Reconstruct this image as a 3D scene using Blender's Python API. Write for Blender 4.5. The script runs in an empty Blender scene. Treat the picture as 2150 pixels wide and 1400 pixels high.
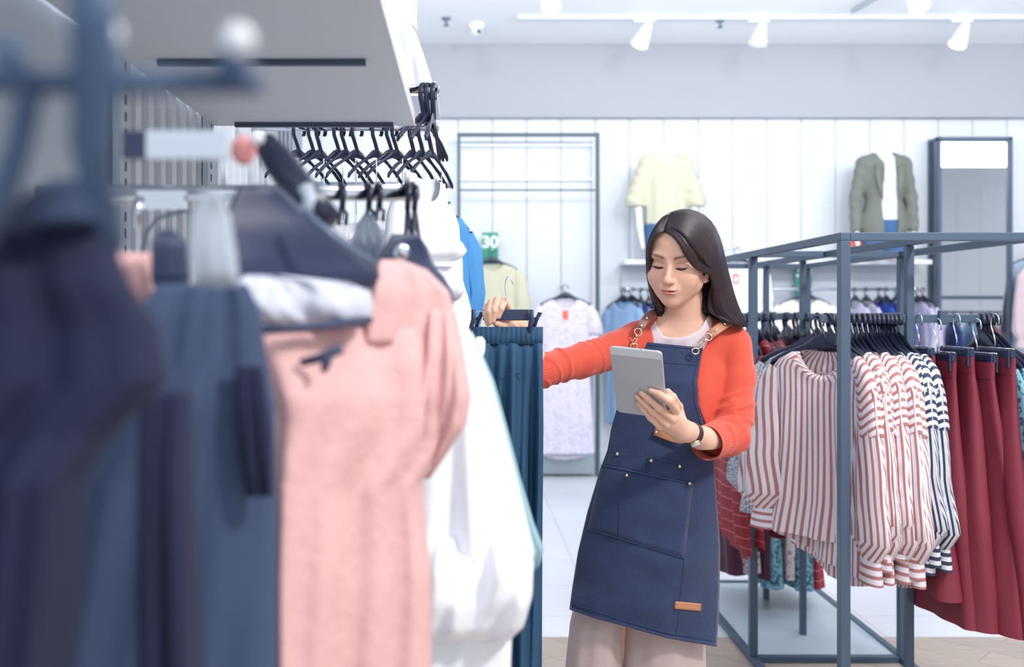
import bpy, math, random
import numpy as np
from mathutils import Vector, Matrix

random.seed(7)
RS = np.random.RandomState(7)
C = bpy.context.scene.collection
scene = bpy.context.scene

# ------------------------------------------------------------------ camera, world, lights, exposure
CAMZ = 1.36
F = 2000.0            # focal length in pixels of the 2150 px wide frame
cam_d = bpy.data.cameras.new('camera')
cam_d.sensor_width = 36.0
cam_d.sensor_fit = 'HORIZONTAL'
cam_d.lens = 36.0 * F / 2150.0
cam_d.shift_x = 100.0 / 2150.0
cam_d.shift_y = -50.0 / 2150.0
cam_d.clip_start = 0.05
cam_d.dof.use_dof = True
cam_d.dof.focus_distance = 2.34
cam_d.dof.aperture_fstop = 2.7
cam = bpy.data.objects.new('camera', cam_d)
cam.location = (0, 0, CAMZ)
cam.rotation_euler = (math.pi / 2, 0, 0)
C.objects.link(cam)
scene.camera = cam
scene.view_settings.view_transform = 'Standard'
scene.view_settings.look = 'None'
scene.view_settings.exposure = 0.0
scene.view_settings.gamma = 1.0
scene.view_settings.use_curve_mapping = False
try:
    scene.cycles.max_bounces = 7
    scene.cycles.diffuse_bounces = 4
    scene.cycles.glossy_bounces = 3
    scene.cycles.transmission_bounces = 4
    scene.cycles.transparent_max_bounces = 6
    scene.cycles.caustics_reflective = False
    scene.cycles.caustics_refractive = False
    scene.cycles.sample_clamp_indirect = 4.0
except Exception:
    pass
w = bpy.data.worlds.new('shop_daylight')
scene.world = w
w.use_nodes = True
w.node_tree.nodes['Background'].inputs[0].default_value = (0.87, 0.93, 1.0, 1)
w.node_tree.nodes['Background'].inputs[1].default_value = 1.04

def area(name, loc, target, sx, sy, energy, col=(1, 1, 1)):
    l = bpy.data.lights.new(name, 'AREA')
    l.shape = 'RECTANGLE'; l.size = sx; l.size_y = sy; l.energy = energy; l.color = col
    o = bpy.data.objects.new(name, l); C.objects.link(o)
    o.location = loc
    o.rotation_euler = (Vector(target) - Vector(loc)).to_track_quat('-Z', 'Y').to_euler()
    return o
# ceiling light panels of the shop (behind and beside the camera) and over the back aisle
area('ceiling_light_panel', (2.1, 0.2, 3.4), (0.6, 2.4, 1.2), 0.45, 0.35, 84, (1.0, 0.94, 0.88))
area('ceiling_light_panel', (-0.2, -0.5, 3.5), (-0.2, 1.6, 0.9), 2.5, 1.2, 40, (0.93, 0.96, 1.0))
area('ceiling_light_panel', (1.6, 5.2, 3.5), (1.6, 6.9, 1.2), 5.0, 1.4, 32, (0.93, 0.97, 1.0))
area('ceiling_light_panel', (2.2, 2.6, 3.5), (2.0, 3.2, 0.0), 2.4, 1.6, 60, (0.95, 0.98, 1.0))

area('cove_uplight', (2.6, 5.0, 3.1), (2.6, 7.0, 3.80), 8.0, 0.3, 105, (0.95, 0.97, 1.0))

# ------------------------------------------------------------------ small helpers
def P(px, py, d):
    """the point of the place at depth d (metres in front of the camera) seen at pixel px, py"""
    return Vector(((px - 975.0) / F * d, d, CAMZ - (py - 650.0) / F * d))

def lin(c):
    c = c / 255.0
    return c / 12.92 if c <= 0.04045 else ((c + 0.055) / 1.055) ** 2.4

def rgb(*c):
    return (lin(c[0]), lin(c[1]), lin(c[2]), 1.0)

MATS = {}
def mat(name, col, rough=0.6, metal=0.0, bump=None, sheen=0.0, coat=0.0, spec=0.5, var=0.0, varscale=8.0, sub=0.0, alpha=1.0, trans=0.0):
    if name in MATS: return MATS[name]
    m = bpy.data.materials.new(name); m.use_nodes = True
    nt = m.node_tree; b = nt.nodes['Principled BSDF']
    b.inputs['Base Color'].default_value = rgb(*col)
    b.inputs['Roughness'].default_value = rough
    b.inputs['Metallic'].default_value = metal
    b.inputs['Specular IOR Level'].default_value = spec
    if sheen: b.inputs['Sheen Weight'].default_value = sheen
    if coat: b.inputs['Coat Weight'].default_value = coat
    if alpha < 1: b.inputs['Alpha'].default_value = alpha
    if trans: b.inputs['Transmission Weight'].default_value = trans
    if sub:
        b.inputs['Subsurface Weight'].default_value = sub
        b.inputs['Subsurface Radius'].default_value = (0.012, 0.005, 0.003)
        b.inputs['Subsurface Scale'].default_value = 1.0
    tc = nt.nodes.new('ShaderNodeTexCoord')
    if var:
        n = nt.nodes.new('ShaderNodeTexNoise'); n.inputs['Scale'].default_value = varscale; n.inputs['Detail'].default_value = 5
        nt.links.new(tc.outputs['Object'], n.inputs['Vector'])
        mx = nt.nodes.new('ShaderNodeMix'); mx.data_type = 'RGBA'
        mx.inputs[6].default_value = tuple(max(0, x * (1 - var)) for x in rgb(*col)[:3]) + (1,)
        mx.inputs[7].default_value = tuple(min(1, x * (1 + var)) for x in rgb(*col)[:3]) + (1,)
        nt.links.new(n.outputs['Fac'], mx.inputs[0]); nt.links.new(mx.outputs[2], b.inputs['Base Color'])
    if bump:
        sc, st = bump
        n = nt.nodes.new('ShaderNodeTexNoise'); n.inputs['Scale'].default_value = sc; n.inputs['Detail'].default_value = 3
        nt.links.new(tc.outputs['Object'], n.inputs['Vector'])
        bp = nt.nodes.new('ShaderNodeBump'); bp.inputs['Strength'].default_value = st; bp.inputs['Distance'].default_value = 0.004
        nt.links.new(n.outputs['Fac'], bp.inputs['Height']); nt.links.new(bp.outputs[0], b.inputs['Normal'])
    MATS[name] = m
    return m

def nodes_of(m):
    return m.node_tree, m.node_tree.nodes['Principled BSDF']

def stripe_mat(name, ca, cb, freq, duty=0.5, axis=0, rough=0.7, coord='UV', edge=0.03):
    """woven stripes along the cloth's own coordinates"""
    m = mat(name, ca, rough, bump=(60, 0.15)); nt, b = nodes_of(m)
    tc = nt.nodes.new('ShaderNodeTexCoord'); sp = nt.nodes.new('ShaderNodeSeparateXYZ')
    nt.links.new(tc.outputs[coord], sp.inputs[0])
    mu = nt.nodes.new('ShaderNodeMath'); mu.operation = 'MULTIPLY'; mu.inputs[1].default_value = freq
    nt.links.new(sp.outputs[axis], mu.inputs[0])
    fr = nt.nodes.new('ShaderNodeMath'); fr.operation = 'FRACT'; nt.links.new(mu.outputs[0], fr.inputs[0])
    rp = nt.nodes.new('ShaderNodeValToRGB'); e = rp.color_ramp.elements
    e[0].position = 0.0; e[0].color = rgb(*ca)
    e[1].position = duty; e[1].color = rgb(*ca)
    x = e.new(duty + edge); x.color = rgb(*cb)
    x = e.new(1.0 - edge); x.color = rgb(*cb)
    x = e.new(1.0); x.color = rgb(*ca)
    nt.links.new(fr.outputs[0], rp.inputs[0]); nt.links.new(rp.outputs[0], b.inputs['Base Color'])
    return m

def print_mat(name, ca, cb, scale, thr=0.5, kind='voronoi', rough=0.7, cc=None):
    """printed cloth: blotches of a second colour"""
    m = mat(name, ca, rough, bump=(40, 0.2)); nt, b = nodes_of(m)
    tc = nt.nodes.new('ShaderNodeTexCoord')
    if kind == 'voronoi':
        n = nt.nodes.new('ShaderNodeTexVoronoi'); n.feature = 'DISTANCE_TO_EDGE'; out = 'Distance'
    elif kind == 'magic':
        n = nt.nodes.new('ShaderNodeTexMagic'); n.turbulence_depth = 3; out = 'Fac'
    else:
        n = nt.nodes.new('ShaderNodeTexNoise'); n.inputs['Detail'].default_value = 6; n.inputs['Distortion'].default_value = 1.5; out = 'Fac'
    n.inputs['Scale'].default_value = scale
    nt.links.new(tc.outputs['Object'], n.inputs['Vector'])
    rp = nt.nodes.new('ShaderNodeValToRGB'); e = rp.color_ramp.elements
    e[0].position = max(0, thr - 0.03); e[0].color = rgb(*cb)
    e[1].position = thr + 0.03; e[1].color = rgb(*ca)
    if cc:
        x = e.new(min(1, thr + 0.18)); x.color = rgb(*cc)
    nt.links.new(n.outputs[out], rp.inputs[0]); nt.links.new(rp.outputs[0], b.inputs['Base Color'])
    return m

class MB:
    """collects shapes into one mesh"""
    def __init__(s): s.v = []; s.f = []; s.uv = []; s.sm = []; s.mi = []; s.cur = 0
    def add(s, vs, fs, uvs=None, smooth=True):
        o = len(s.v); s.v += [tuple(p) for p in vs]
        s.uv += list(uvs) if uvs is not None else [(0, 0)] * len(vs)
        for f in fs:
            s.f.append(tuple(i + o for i in f)); s.sm.append(smooth); s.mi.append(s.cur)
        return s
    def box(s, c, size, R=None):
        c = Vector(c); h = Vector(size) / 2
        vs = []
        for dx in (-1, 1):
            for dy in (-1, 1):
                for dz in (-1, 1):
                    p = Vector((dx * h.x, dy * h.y, dz * h.z))
                    vs.append(c + (R @ p if R is not None else p))
        fs = [(0, 1, 3, 2), (4, 6, 7, 5), (0, 4, 5, 1), (2, 3, 7, 6), (0, 2, 6, 4), (1, 5, 7, 3)]
        return s.add(vs, fs, smooth=False)
    def tube(s, path, r, n=10, flat=(1, 1), cap=True, up=None, uvs=False, closed=False, fold=None):
        path = [Vector(p) for p in path]; m = len(path)
        rr = r if isinstance(r, list) else [r] * m
        tang = []
        for i in range(m):
            if closed: t = path[(i + 1) % m] - path[(i - 1) % m]
            else: t = path[min(i + 1, m - 1)] - path[max(i - 1, 0)]
            tang.append(t.normalized() if t.length > 1e-9 else Vector((0, 0, 1)))
        u = Vector(up) if up is not None else (Vector((0, 0, 1)) if abs(tang[0].z) < 0.9 else Vector((0, 1, 0)))
        vs = []; uv = []; L = 0
        for i in range(m):
            t = tang[i]
            if up is not None: u = Vector(up)
            a = (u - t * u.dot(t)); a = a.normalized() if a.length > 1e-6 else t.orthogonal().normalized()
            b = t.cross(a); u = a
            if i: L += (path[i] - path[i - 1]).length
            ri = rr[i]; ra, rb = (ri if isinstance(ri, (tuple, list)) else (ri * flat[0], ri * flat[1]))
            for k in range(n + 1):
                th = 2 * math.pi * k / n
                q = 1.0 + (fold(th, i / max(1, m - 1)) if fold else 0)
                vs.append(path[i] + a * (math.cos(th) * ra * q) + b * (math.sin(th) * rb * q))
                uv.append((th * (ra + rb) / 2, L))
        fs = []
        W = n + 1
        for i in range(m - (0 if closed else 1)):
            j = (i + 1) % m
            for k in range(n): fs.append((i * W + k, i * W + k + 1, j * W + k + 1, j * W + k))
        if cap and not closed:
            fs.append(tuple(range(n - 1, -1, -1)))
            fs.append(tuple((m - 1) * W + k for k in range(n)))
        return s.add(vs, fs, uv)
    def lathe(s, prof, origin, axis=(0, 0, 1), n=20):
        """prof: list of (radius, height along axis)"""
        ax = Vector(axis).normalized(); a = ax.orthogonal().normalized(); b = ax.cross(a); o = Vector(origin)
        vs = []
        for r_, h_ in prof:
            for k in range(n):
                th = 2 * math.pi * k / n
                vs.append(o + ax * h_ + a * (math.cos(th) * r_) + b * (math.sin(th) * r_))
        fs = []
        for i in range(len(prof) - 1):
            for k in range(n):
                k2 = (k + 1) % n
                fs.append((i * n + k, i * n + k2, (i + 1) * n + k2, (i + 1) * n + k))
        fs.append(tuple(range(n - 1, -1, -1))); fs.append(tuple((len(prof) - 1) * n + k for k in range(n)))
        return s.add(vs, fs)
    def sphere(s, c, r, n=12, m=8, sc=(1, 1, 1)):
        c = Vector(c); vs = []; fs = []
        for i in range(m + 1):
            ph = math.pi * i / m
            for k in range(n):
                th = 2 * math.pi * k / n
                vs.append(c + Vector((math.sin(ph) * math.cos(th) * r * sc[0], math.sin(ph) * math.sin(th) * r * sc[1], math.cos(ph) * r * sc[2])))
        for i in range(m):
            for k in range(n):
                k2 = (k + 1) % n
                fs.append((i * n + k, (i + 1) * n + k, (i + 1) * n + k2, i * n + k2))
        return s.add(vs, fs)
    def grid(s, pts, uvs=None, wrap=False, smooth=True):
        """pts: rows x cols of points"""
        R_, W = len(pts), len(pts[0]); vs = [p for row in pts for p in row]
        uv = [q for row in uvs for q in row] if uvs else None
        fs = []
        for i in range(R_ - 1):
            for k in range(W - (0 if wrap else 1)):
                k2 = (k + 1) % W
                fs.append((i * W + k, i * W + k2, (i + 1) * W + k2, (i + 1) * W + k))
        return s.add(vs, fs, uv, smooth)
    def build(s, name, m, parent=None, solid=0, bevel=0, subsurf=0, loc=None):
        me = bpy.data.meshes.new(name); me.from_pydata(s.v, [], s.f); me.update()
        ul = me.uv_layers.new(name='UVMap')
        li = np.zeros(len(me.loops), np.int32); me.loops.foreach_get('vertex_index', li)
        ul.data.foreach_set('uv', np.array(s.uv, np.float32)[li].ravel())
        me.polygons.foreach_set('use_smooth', s.sm)
        for mm in (m if isinstance(m, (list, tuple)) else [m]): me.materials.append(mm)
        me.polygons.foreach_set('material_index', s.mi)
        o = bpy.data.objects.new(name, me); C.objects.link(o)
        if parent is not None: o.parent = parent
        if loc is not None: o.location = loc
        if solid:
            md = o.modifiers.new('solid', 'SOLIDIFY'); md.thickness = solid; md.offset = 0
        if bevel:
            md = o.modifiers.new('bevel', 'BEVEL'); md.width = bevel; md.segments = 2; md.limit_method = 'ANGLE'
        if subsurf:
            md = o.modifiers.new('sub', 'SUBSURF'); md.levels = subsurf; md.render_levels = subsurf
        return o

def thing(name, label, cat, loc=(0, 0, 0), rz=0, group=None):
    o = bpy.data.objects.new(name, None); C.objects.link(o)
    o.location = loc; o.rotation_euler = (0, 0, rz); o.empty_display_size = 0.05
    return tag(o, label, cat, group)
def tag(o, label, cat, group=None):
    o['label'] = label; o['category'] = cat
    if group: o['group'] = group
    return o
def struct(o):
    o['kind'] = 'structure'; return o
def dup(root, loc=None, rot=None, label=None, group=None, sc=None):
    def cp(o, par):
        c = o.copy(); C.objects.link(c)
        if par is not None: c.parent = par
        for ch in KIDS.get(o.name, [x for x in o.children]): cp(ch, c)
        return c
    r = cp(root, None)
    if loc is not None: r.location = loc
    if rot is not None: r.rotation_euler = rot
    if sc is not None: r.scale = sc
    if label: r['label'] = label
    if group: r['group'] = group
    return r
KIDS = {}

# ------------------------------------------------------------------ distance fields -> one continuous surface
def smin(a, b, k):
    h = np.clip(0.5 + 0.5 * (b - a) / k, 0, 1)
    return b + (a - b) * h - k * h * (1 - h)
def smax(a, b, k): return -smin(-a, -b, k)
def s_sph(p, c, r): return np.sqrt(((p - np.array(c, np.float32)) ** 2).sum(-1)) - r
def s_ell(p, c, r):
    r = np.array(r, np.float32); q = (p - np.array(c, np.float32)) / r
    k0 = np.sqrt((q ** 2).sum(-1)); k1 = np.sqrt(((q / r) ** 2).sum(-1)) + 1e-9
    return k0 * (k0 - 1.0) / k1
def s_cap(p, a, b, ra, rb=None):
    rb = ra if rb is None else rb
    a = np.array(a, np.float32); b = np.array(b, np.float32); ab = b - a
    t = np.clip(((p - a) @ ab) / (ab @ ab + 1e-12), 0, 1)
    return np.sqrt(((p - a - t[:, None] * ab) ** 2).sum(-1)) - (ra + (rb - ra) * t)

def nets(f, lo, hi, h, B=8):
    lo = np.array(lo, np.float32); nb = np.ceil((np.array(hi, np.float32) - lo) / (h * B)).astype(int)
    n = nb * B
    ii = np.stack(np.meshgrid(*[np.arange(k) for k in nb], indexing='ij'), -1).reshape(-1, 3)
    cen = lo + (ii * B + (B - 1) / 2) * h
    d = f(cen.astype(np.float32))
    vol = np.empty(n, np.float32)
    V = vol.reshape(nb[0], B, nb[1], B, nb[2], B)
    D = d.reshape(nb)
    V[:] = D[:, None, :, None, :, None]
    act = np.where(np.abs(d) < B * h * 1.15)[0]
    off = np.stack(np.meshgrid(*[np.arange(B)] * 3, indexing='ij'), -1).reshape(-1, 3)
    for s0 in range(0, len(act), 400):
        a = act[s0:s0 + 400]
        base = ii[a] * B
        pts = lo + (base[:, None, :] + off[None]) * h
        vv = f(pts.reshape(-1, 3).astype(np.float32)).reshape(len(a), B, B, B)
        for q, (bx, by, bz) in enumerate(ii[a]):
            V[bx, :, by, :, bz, :] = vv[q]
    neg = vol < 0
    nx, ny, nz = n
    cx = np.zeros((nx - 1, ny - 1, nz - 1), np.uint8)
    for dx in (0, 1):
        for dy in (0, 1):
            for dz in (0, 1):
                cx += neg[dx:nx - 1 + dx, dy:ny - 1 + dy, dz:nz - 1 + dz]
    cells = np.argwhere((cx > 0) & (cx < 8))
    idx = -np.ones((nx - 1, ny - 1, nz - 1), np.int64)
    idx[cells[:, 0], cells[:, 1], cells[:, 2]] = np.arange(len(cells))
    acc = np.zeros((len(cells), 3)); cnt = np.zeros(len(cells))
    cor = [(0, 0, 0), (1, 0, 0), (0, 1, 0), (1, 1, 0), (0, 0, 1), (1, 0, 1), (0, 1, 1), (1, 1, 1)]
    edges = [(0, 1), (2, 3), (4, 5), (6, 7), (0, 2), (1, 3), (4, 6), (5, 7), (0, 4), (1, 5), (2, 6), (3, 7)]
    for e0, e1 in edges:
        c0 = np.array(cor[e0]); c1 = np.array(cor[e1])
        g0 = cells + c0; g1 = cells + c1
        v0 = vol[g0[:, 0], g0[:, 1], g0[:, 2]]; v1 = vol[g1[:, 0], g1[:, 1], g1[:, 2]]
        m = (v0 < 0) != (v1 < 0)
        t = np.where(m, v0 / (v0 - v1 + 1e-20), 0)
        acc[m] += (c0 + (c1 - c0) * t[:, None])[m]; cnt[m] += 1
    verts = lo + (cells + acc / cnt[:, None]) * h
    faces = []
    for ax in range(3):
        o1 = (ax + 1) % 3; o2 = (ax + 2) % 3
        sl0 = [slice(None)] * 3; sl1 = [slice(None)] * 3
        sl0[ax] = slice(0, n[ax] - 1); sl1[ax] = slice(1, n[ax])
        a = neg[tuple(sl0)]; b = neg[tuple(sl1)]
        g = np.argwhere(a != b)
        g = g[(g[:, o1] > 0) & (g[:, o2] > 0) & (g[:, o1] < n[o1] - 1) & (g[:, o2] < n[o2] - 1)]
        s_ = a[g[:, 0], g[:, 1], g[:, 2]]
        e1 = np.zeros(3, int); e1[o1] = 1; e2 = np.zeros(3, int); e2[o2] = 1
        def I(q): return idx[q[:, 0], q[:, 1], q[:, 2]]
        q = np.stack([I(g - e1 - e2), I(g - e2), I(g), I(g - e1)], 1)
        q[~s_] = q[~s_][:, ::-1]
        faces.append(q)
    faces = np.concatenate(faces)
    faces = faces[(faces >= 0).all(1)]
    return verts, faces

def mesh_np(name, vf, m, parent=None, smooth_iter=0, col=None):
    v, f = vf
    me = bpy.data.meshes.new(name)
    me.vertices.add(len(v)); me.vertices.foreach_set('co', np.asarray(v, np.float32).ravel())
    me.loops.add(len(f) * 4); me.loops.foreach_set('vertex_index', np.asarray(f, np.int32).ravel())
    me.polygons.add(len(f)); me.polygons.foreach_set('loop_start', np.arange(0, len(f) * 4, 4, dtype=np.int32))
    me.polygons.foreach_set('use_smooth', np.ones(len(f), bool))
    me.update(); me.validate()
    for mm in (m if isinstance(m, (list, tuple)) else [m]): me.materials.append(mm)
    if col is not None:
        a = me.color_attributes.new('skin', 'FLOAT_COLOR', 'POINT')
        a.data.foreach_set('color', np.asarray(col, np.float32).ravel())
    o = bpy.data.objects.new(name, me); C.objects.link(o)
    if parent is not None: o.parent = parent
    if smooth_iter:
        md = o.modifiers.new('smooth', 'SMOOTH'); md.factor = 0.5; md.iterations = smooth_iter
    return o
def joinvf(parts):
    vs, fs, o = [], [], 0
    for v, f in parts:
        vs.append(v); fs.append(f + o); o += len(v)
    return np.concatenate(vs), np.concatenate(fs)
# ================================================================== the room
M_wall = mat('white_wall_panel', (224, 230, 238), 0.45)
M_soff = mat('grey_soffit_paint', (172, 176, 184), 0.7)
M_ceil = mat('ceiling_paint', (250, 251, 253), 0.8)
M_metal = mat('blue_grey_painted_metal', (74, 94, 118), 0.45, 0.0, bump=(300, 0.05))
M_dark = mat('dark_green_grey_metal', (66, 88, 98), 0.45)
M_black = mat('black_hanger_plastic', (34, 42, 66), 0.30, bump=(200, 0.03))
M_blackm = mat('matt_black_plastic', (44, 56, 88), 0.5)
M_chrome = mat('chrome', (225, 230, 238), 0.12, 1.0)
M_whitep = mat('white_gloss_plastic', (244, 247, 252), 0.25)
M_shelf = mat('white_shelf_laminate', (244, 247, 252), 0.4)

YW = 8.0
# white tiled floor beyond, pale wooden boards nearer
mt = mat('white_floor_tile', (226, 234, 244), 0.22); nt, b = nodes_of(mt)
tc = nt.nodes.new('ShaderNodeTexCoord'); br = nt.nodes.new('ShaderNodeTexBrick')
br.offset = 0.0; br.inputs['Color1'].default_value = rgb(240, 245, 252); br.inputs['Color2'].default_value = rgb(236, 242, 251)
br.inputs['Mortar'].default_value = rgb(190, 200, 216); br.inputs['Scale'].default_value = 1.0
br.inputs['Mortar Size'].default_value = 0.0025; br.inputs['Brick Width'].default_value = 0.585; br.inputs['Row Height'].default_value = 0.47
nt.links.new(tc.outputs['Object'], br.inputs['Vector']); nt.links.new(br.outputs['Color'], b.inputs['Base Color'])
mw = mat('pale_oak_boards', (205, 190, 178), 0.5); nt, b = nodes_of(mw)
tc = nt.nodes.new('ShaderNodeTexCoord'); br = nt.nodes.new('ShaderNodeTexBrick'); mp = nt.nodes.new('ShaderNodeMapping')
br.inputs['Color1'].default_value = rgb(214, 198, 184); br.inputs['Color2'].default_value = rgb(198, 184, 174)
br.inputs['Mortar'].default_value = rgb(150, 136, 128); br.inputs['Mortar Size'].default_value = 0.0015
br.inputs['Scale'].default_value = 1.0; br.inputs['Brick Width'].default_value = 1.2; br.inputs['Row Height'].default_value = 0.16
mp.inputs['Rotation'].default_value = (0, 0, math.pi / 4)
nz = nt.nodes.new('ShaderNodeTexNoise'); nz.inputs['Scale'].default_value = 3; nz.inputs['Detail'].default_value = 8
mp2 = nt.nodes.new('ShaderNodeMapping'); mp2.inputs['Rotation'].default_value = (0, 0, math.pi / 4); mp2.inputs['Scale'].default_value = (1.5, 16, 1)
mx = nt.nodes.new('ShaderNodeMix'); mx.data_type = 'RGBA'; mx.blend_type = 'MULTIPLY'; mx.inputs[0].default_value = 0.35
nt.links.new(tc.outputs['Object'], mp.inputs[0]); nt.links.new(mp.outputs[0], br.inputs['Vector'])
nt.links.new(tc.outputs['Object'], mp2.inputs[0]); nt.links.new(mp2.outputs[0], nz.inputs['Vector'])
nt.links.new(br.outputs['Color'], mx.inputs[6]); nt.links.new(nz.outputs['Fac'], mx.inputs[7]); nt.links.new(mx.outputs[2], b.inputs['Base Color'])
fl = MB(); fl.box((1.5, 6.1 , -0.05), (11, 4.28, 0.1)); struct(fl.build('floor', mt))
fl = MB(); fl.box((1.5, 0.48, -0.05), (11, 6.96, 0.1)); struct(fl.build('floor', mw))
ce = MB(); ce.box((1.5, 2.6, 3.63), (11, 11.2, 0.12)); struct(ce.build('ceiling', M_ceil))

# back wall of vertical white panels with a grey soffit above
wb = MB()
wb.box((2.0, YW + 0.08, 1.5), (9.8, 0.1, 3.0))
M_groove = mat('wall_groove', (196, 206, 220), 0.7)
p0 = 1.964 - 16 * 0.288
k = 0
while p0 + k * 0.288 < 6.8:
    x0 = p0 + k * 0.288
    wb.box((x0 + 0.144, YW + 0.015, 1.48), (0.288 - 0.006, 0.03, 2.96))
    k += 1
struct(wb.build('wall_back', M_wall, bevel=0.0015))
so = MB(); so.box((2.0, YW - 0.01, 3.27), (9.8, 0.14, 0.62)); struct(so.build('trim_1', M_soff))
bs = MB(); bs.box((2.0, YW - 0.01, 0.05), (9.8, 0.03, 0.10)); struct(bs.build('baseboard_back', mat('grey_baseboard', (205, 212, 222), 0.5)))
wr = MB(); wr.box((6.9, 2.6, 1.8), (0.1, 11.2, 3.6))
for i in range(18): wr.box((6.835, -2.6 + i * 0.6, 1.5), (0.03, 0.59, 2.9))
struct(wr.build('wall_right', M_wall))
wl = MB(); wl.box((-4.0, 6.4, 1.8), (0.1, 3.6, 3.6)); struct(wl.build('wall_left', M_wall))

# ------------------------------------------------------------------ ceiling fittings
M_track = mat('track_white', (214, 222, 232), 0.5)
M_lamp = mat('lit_lamp_face', (255, 255, 255), 0.5); nt, b = nodes_of(M_lamp)
b.inputs['Emission Color'].default_value = (0.92, 0.97, 1, 1); b.inputs['Emission Strength'].default_value = 3.0
tr = MB(); tr.box((2.9, 7.16, 3.555), (5.0, 0.035, 0.03))
tag(tr.build('lighting_track', M_track), 'white ceiling lighting track running across above the back wall', 'lighting track')
tr = MB(); a0, a1 = P(1790, 30, 7.0), P(1860, -6, 6.2)
tr.tube([(a0.x, a0.y, 3.55), (a1.x + .4, a1.y - 1.2, 3.55)], 0.018, 6)
tag(tr.build('lighting_track', M_track), 'short white ceiling track running towards the camera between the two right lamps', 'lighting track')

def spot(px, label, lit=True, ty=7.16, tilt=(-0.45, -0.1)):
    x = (px - 975) / F * ty
    t = thing('track_spotlight', label, 'spotlight', (x, ty, 3.54), 0, 'track spotlights on the ceiling')
    m = MB(); m.box((0, 0, -0.012), (0.16, 0.04, 0.024)); m.tube([(0.02, 0, -0.02), (0.03, 0, -0.10)], 0.012, 8)
    m.build('mount', M_track, t)
    ax = Vector((tilt[0], tilt[1], -1)).normalized(); o = Vector((0.03, 0, -0.045))
    m = MB(); m.lathe([(0.028, -0.02), (0.034, 0.0), (0.045, 0.05), (0.066, 0.15), (0.070, 0.165), (0.062, 0.165)], o, ax, 24)
    sh = m.build('lamp_shade', M_whitep, t)
    m = MB(); m.lathe([(0.060, 0.157), (0.060, 0.168), (0.02, 0.172)], o, ax, 24)
    m.build('lens', M_lamp if lit else M_whitep, t)
    return t
spot(1352, 'white cone track spotlight, lit, leftmost of those fully in view')
spot(1592, 'white cone track spotlight, unlit, second from the left in view', False, tilt=(-0.3, -0.2))
spot(2018, 'white cone track spotlight, lit, nearest the right edge')
spot(1900, 'white lit spotlight cut off by the top edge of the picture, right', True, ty=6.35, tilt=(0.35, -0.3))
spot(1132, 'white lit spotlight cut off by the top edge of the picture, left', True, ty=6.35, tilt=(0.35, -0.3))
for px, py, lab in ((937, 38, 'small ceiling sprinkler beside the dome camera'), (1512, 42, 'small ceiling sprinkler between two track spotlights')):
    d = 2.21 * F / (650 - py); p = P(px, py, d)
    m = MB(); m.lathe([(0.035, 0), (0.03, -0.012), (0.012, -0.02), (0.010, -0.05), (0.022, -0.055), (0.020, -0.06)], (p.x, p.y, 3.57), n=16)
    tag(m.build('sprinkler', mat('sprinkler_metal', (120, 140, 160), 0.4, 0.6)), lab, 'sprinkler')
p = P(1000, 50, 2.21 * F / 600)
t = thing('security_camera', 'small white dome security camera on the ceiling', 'security camera', (p.x, p.y, 3.57))
m = MB(); m.lathe([(0.065, 0), (0.065, -0.03), (0.05, -0.04)], (0, 0, 0), n=20); m.build('housing', M_whitep, t)
m = MB(); m.sphere((0.0, 0, -0.045), 0.045); m.build('dome', M_whitep, t)
m = MB(); m.sphere((0.018, -0.03, -0.065), 0.018); m.build('lens', mat('camera_lens_green', (60, 110, 110), 0.2), t)

# ------------------------------------------------------------------ tall metal frame against the wall
def fbar(m, a, b, s):
    a = Vector(a); b = Vector(b); c = (a + b) / 2; d = b - a
    m.box(c, (abs(d.x) + s, abs(d.y) + s, abs(d.z) + s))
t = thing('wall_display_frame', 'tall thin dark metal frame standing against the white panelled wall', 'display frame', (0.52, 7.9, 0))
XL, XR, TOP = -0.565, 0.565, 2.785
for x in (XL, XR):
    m = MB(); fbar(m, (x, -0.13, 0.0), (x, -0.13, TOP), 0.024 if x < 0 else 0.034); m.build('post', M_dark, t)
    m = MB(); fbar(m, (x, 0.07, 0.0), (x, 0.07, TOP), 0.018); m.build('post', M_shelf, t)
m = MB(); fbar(m, (XL, -0.13, TOP), (XR, -0.13, TOP), 0.03); m.build('top_bar', M_dark, t)
m = MB(); fbar(m, (XL, 0.07, TOP - .05), (XR, 0.07, TOP - .05), 0.02); m.build('top_bar', M_shelf, t)
m = MB(); fbar(m, (XL, -0.13, 2.335), (XR, -0.13, 2.335), 0.014); m.build('rail', M_dark, t)
m = MB(); fbar(m, (XL, 0.07, 2.45), (XR, 0.07, 2.45), 0.02); m.build('rail', M_shelf, t)
m = MB(); m.box((0, -0.03, 0.1), (1.10, 0.2, 0.16)); m.build('plinth', mat('plinth_grey', (168, 180, 190), 0.6), t)

# ------------------------------------------------------------------ white shelf on the wall with rail below
d = 7.7
t = thing('wall_shelf', 'long white shelf on the back wall carrying the two mannequins', 'shelf')
xa, xb = (1312 - 975) / F * d, (1955 - 975) / F * d
zs = CAMZ + 100 / F * d
m = MB(); m.box(((xa + xb) / 2, d + 0.14, zs), (xb - xa, 0.32, 0.035)); m.build('board', M_shelf, t, bevel=0.004)
m = MB(); m.box(((xa + xb) / 2, 7.965, zs - 0.20), (xb - xa - .03, 0.04, 0.36)); m.build('shelf_shade_sheet', mat('shelf_shade_grey', (206, 215, 226), 0.6), t)  # added grey sheet imitating the shelf's shade on the plain wall
m = MB()
zr = CAMZ + 43 / F * d
m.tube([(xa + .03, d + 0.0, zr), (xb - .15, d + 0.0, zr)], 0.011, 10)
for x in (xa + 0.03, (xa + xb) / 2, xb - 0.15): m.tube([(x, d, zr), (x, 7.99, zr)], 0.011, 8)
m.build('hanging_rail', M_chrome, t)
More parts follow.
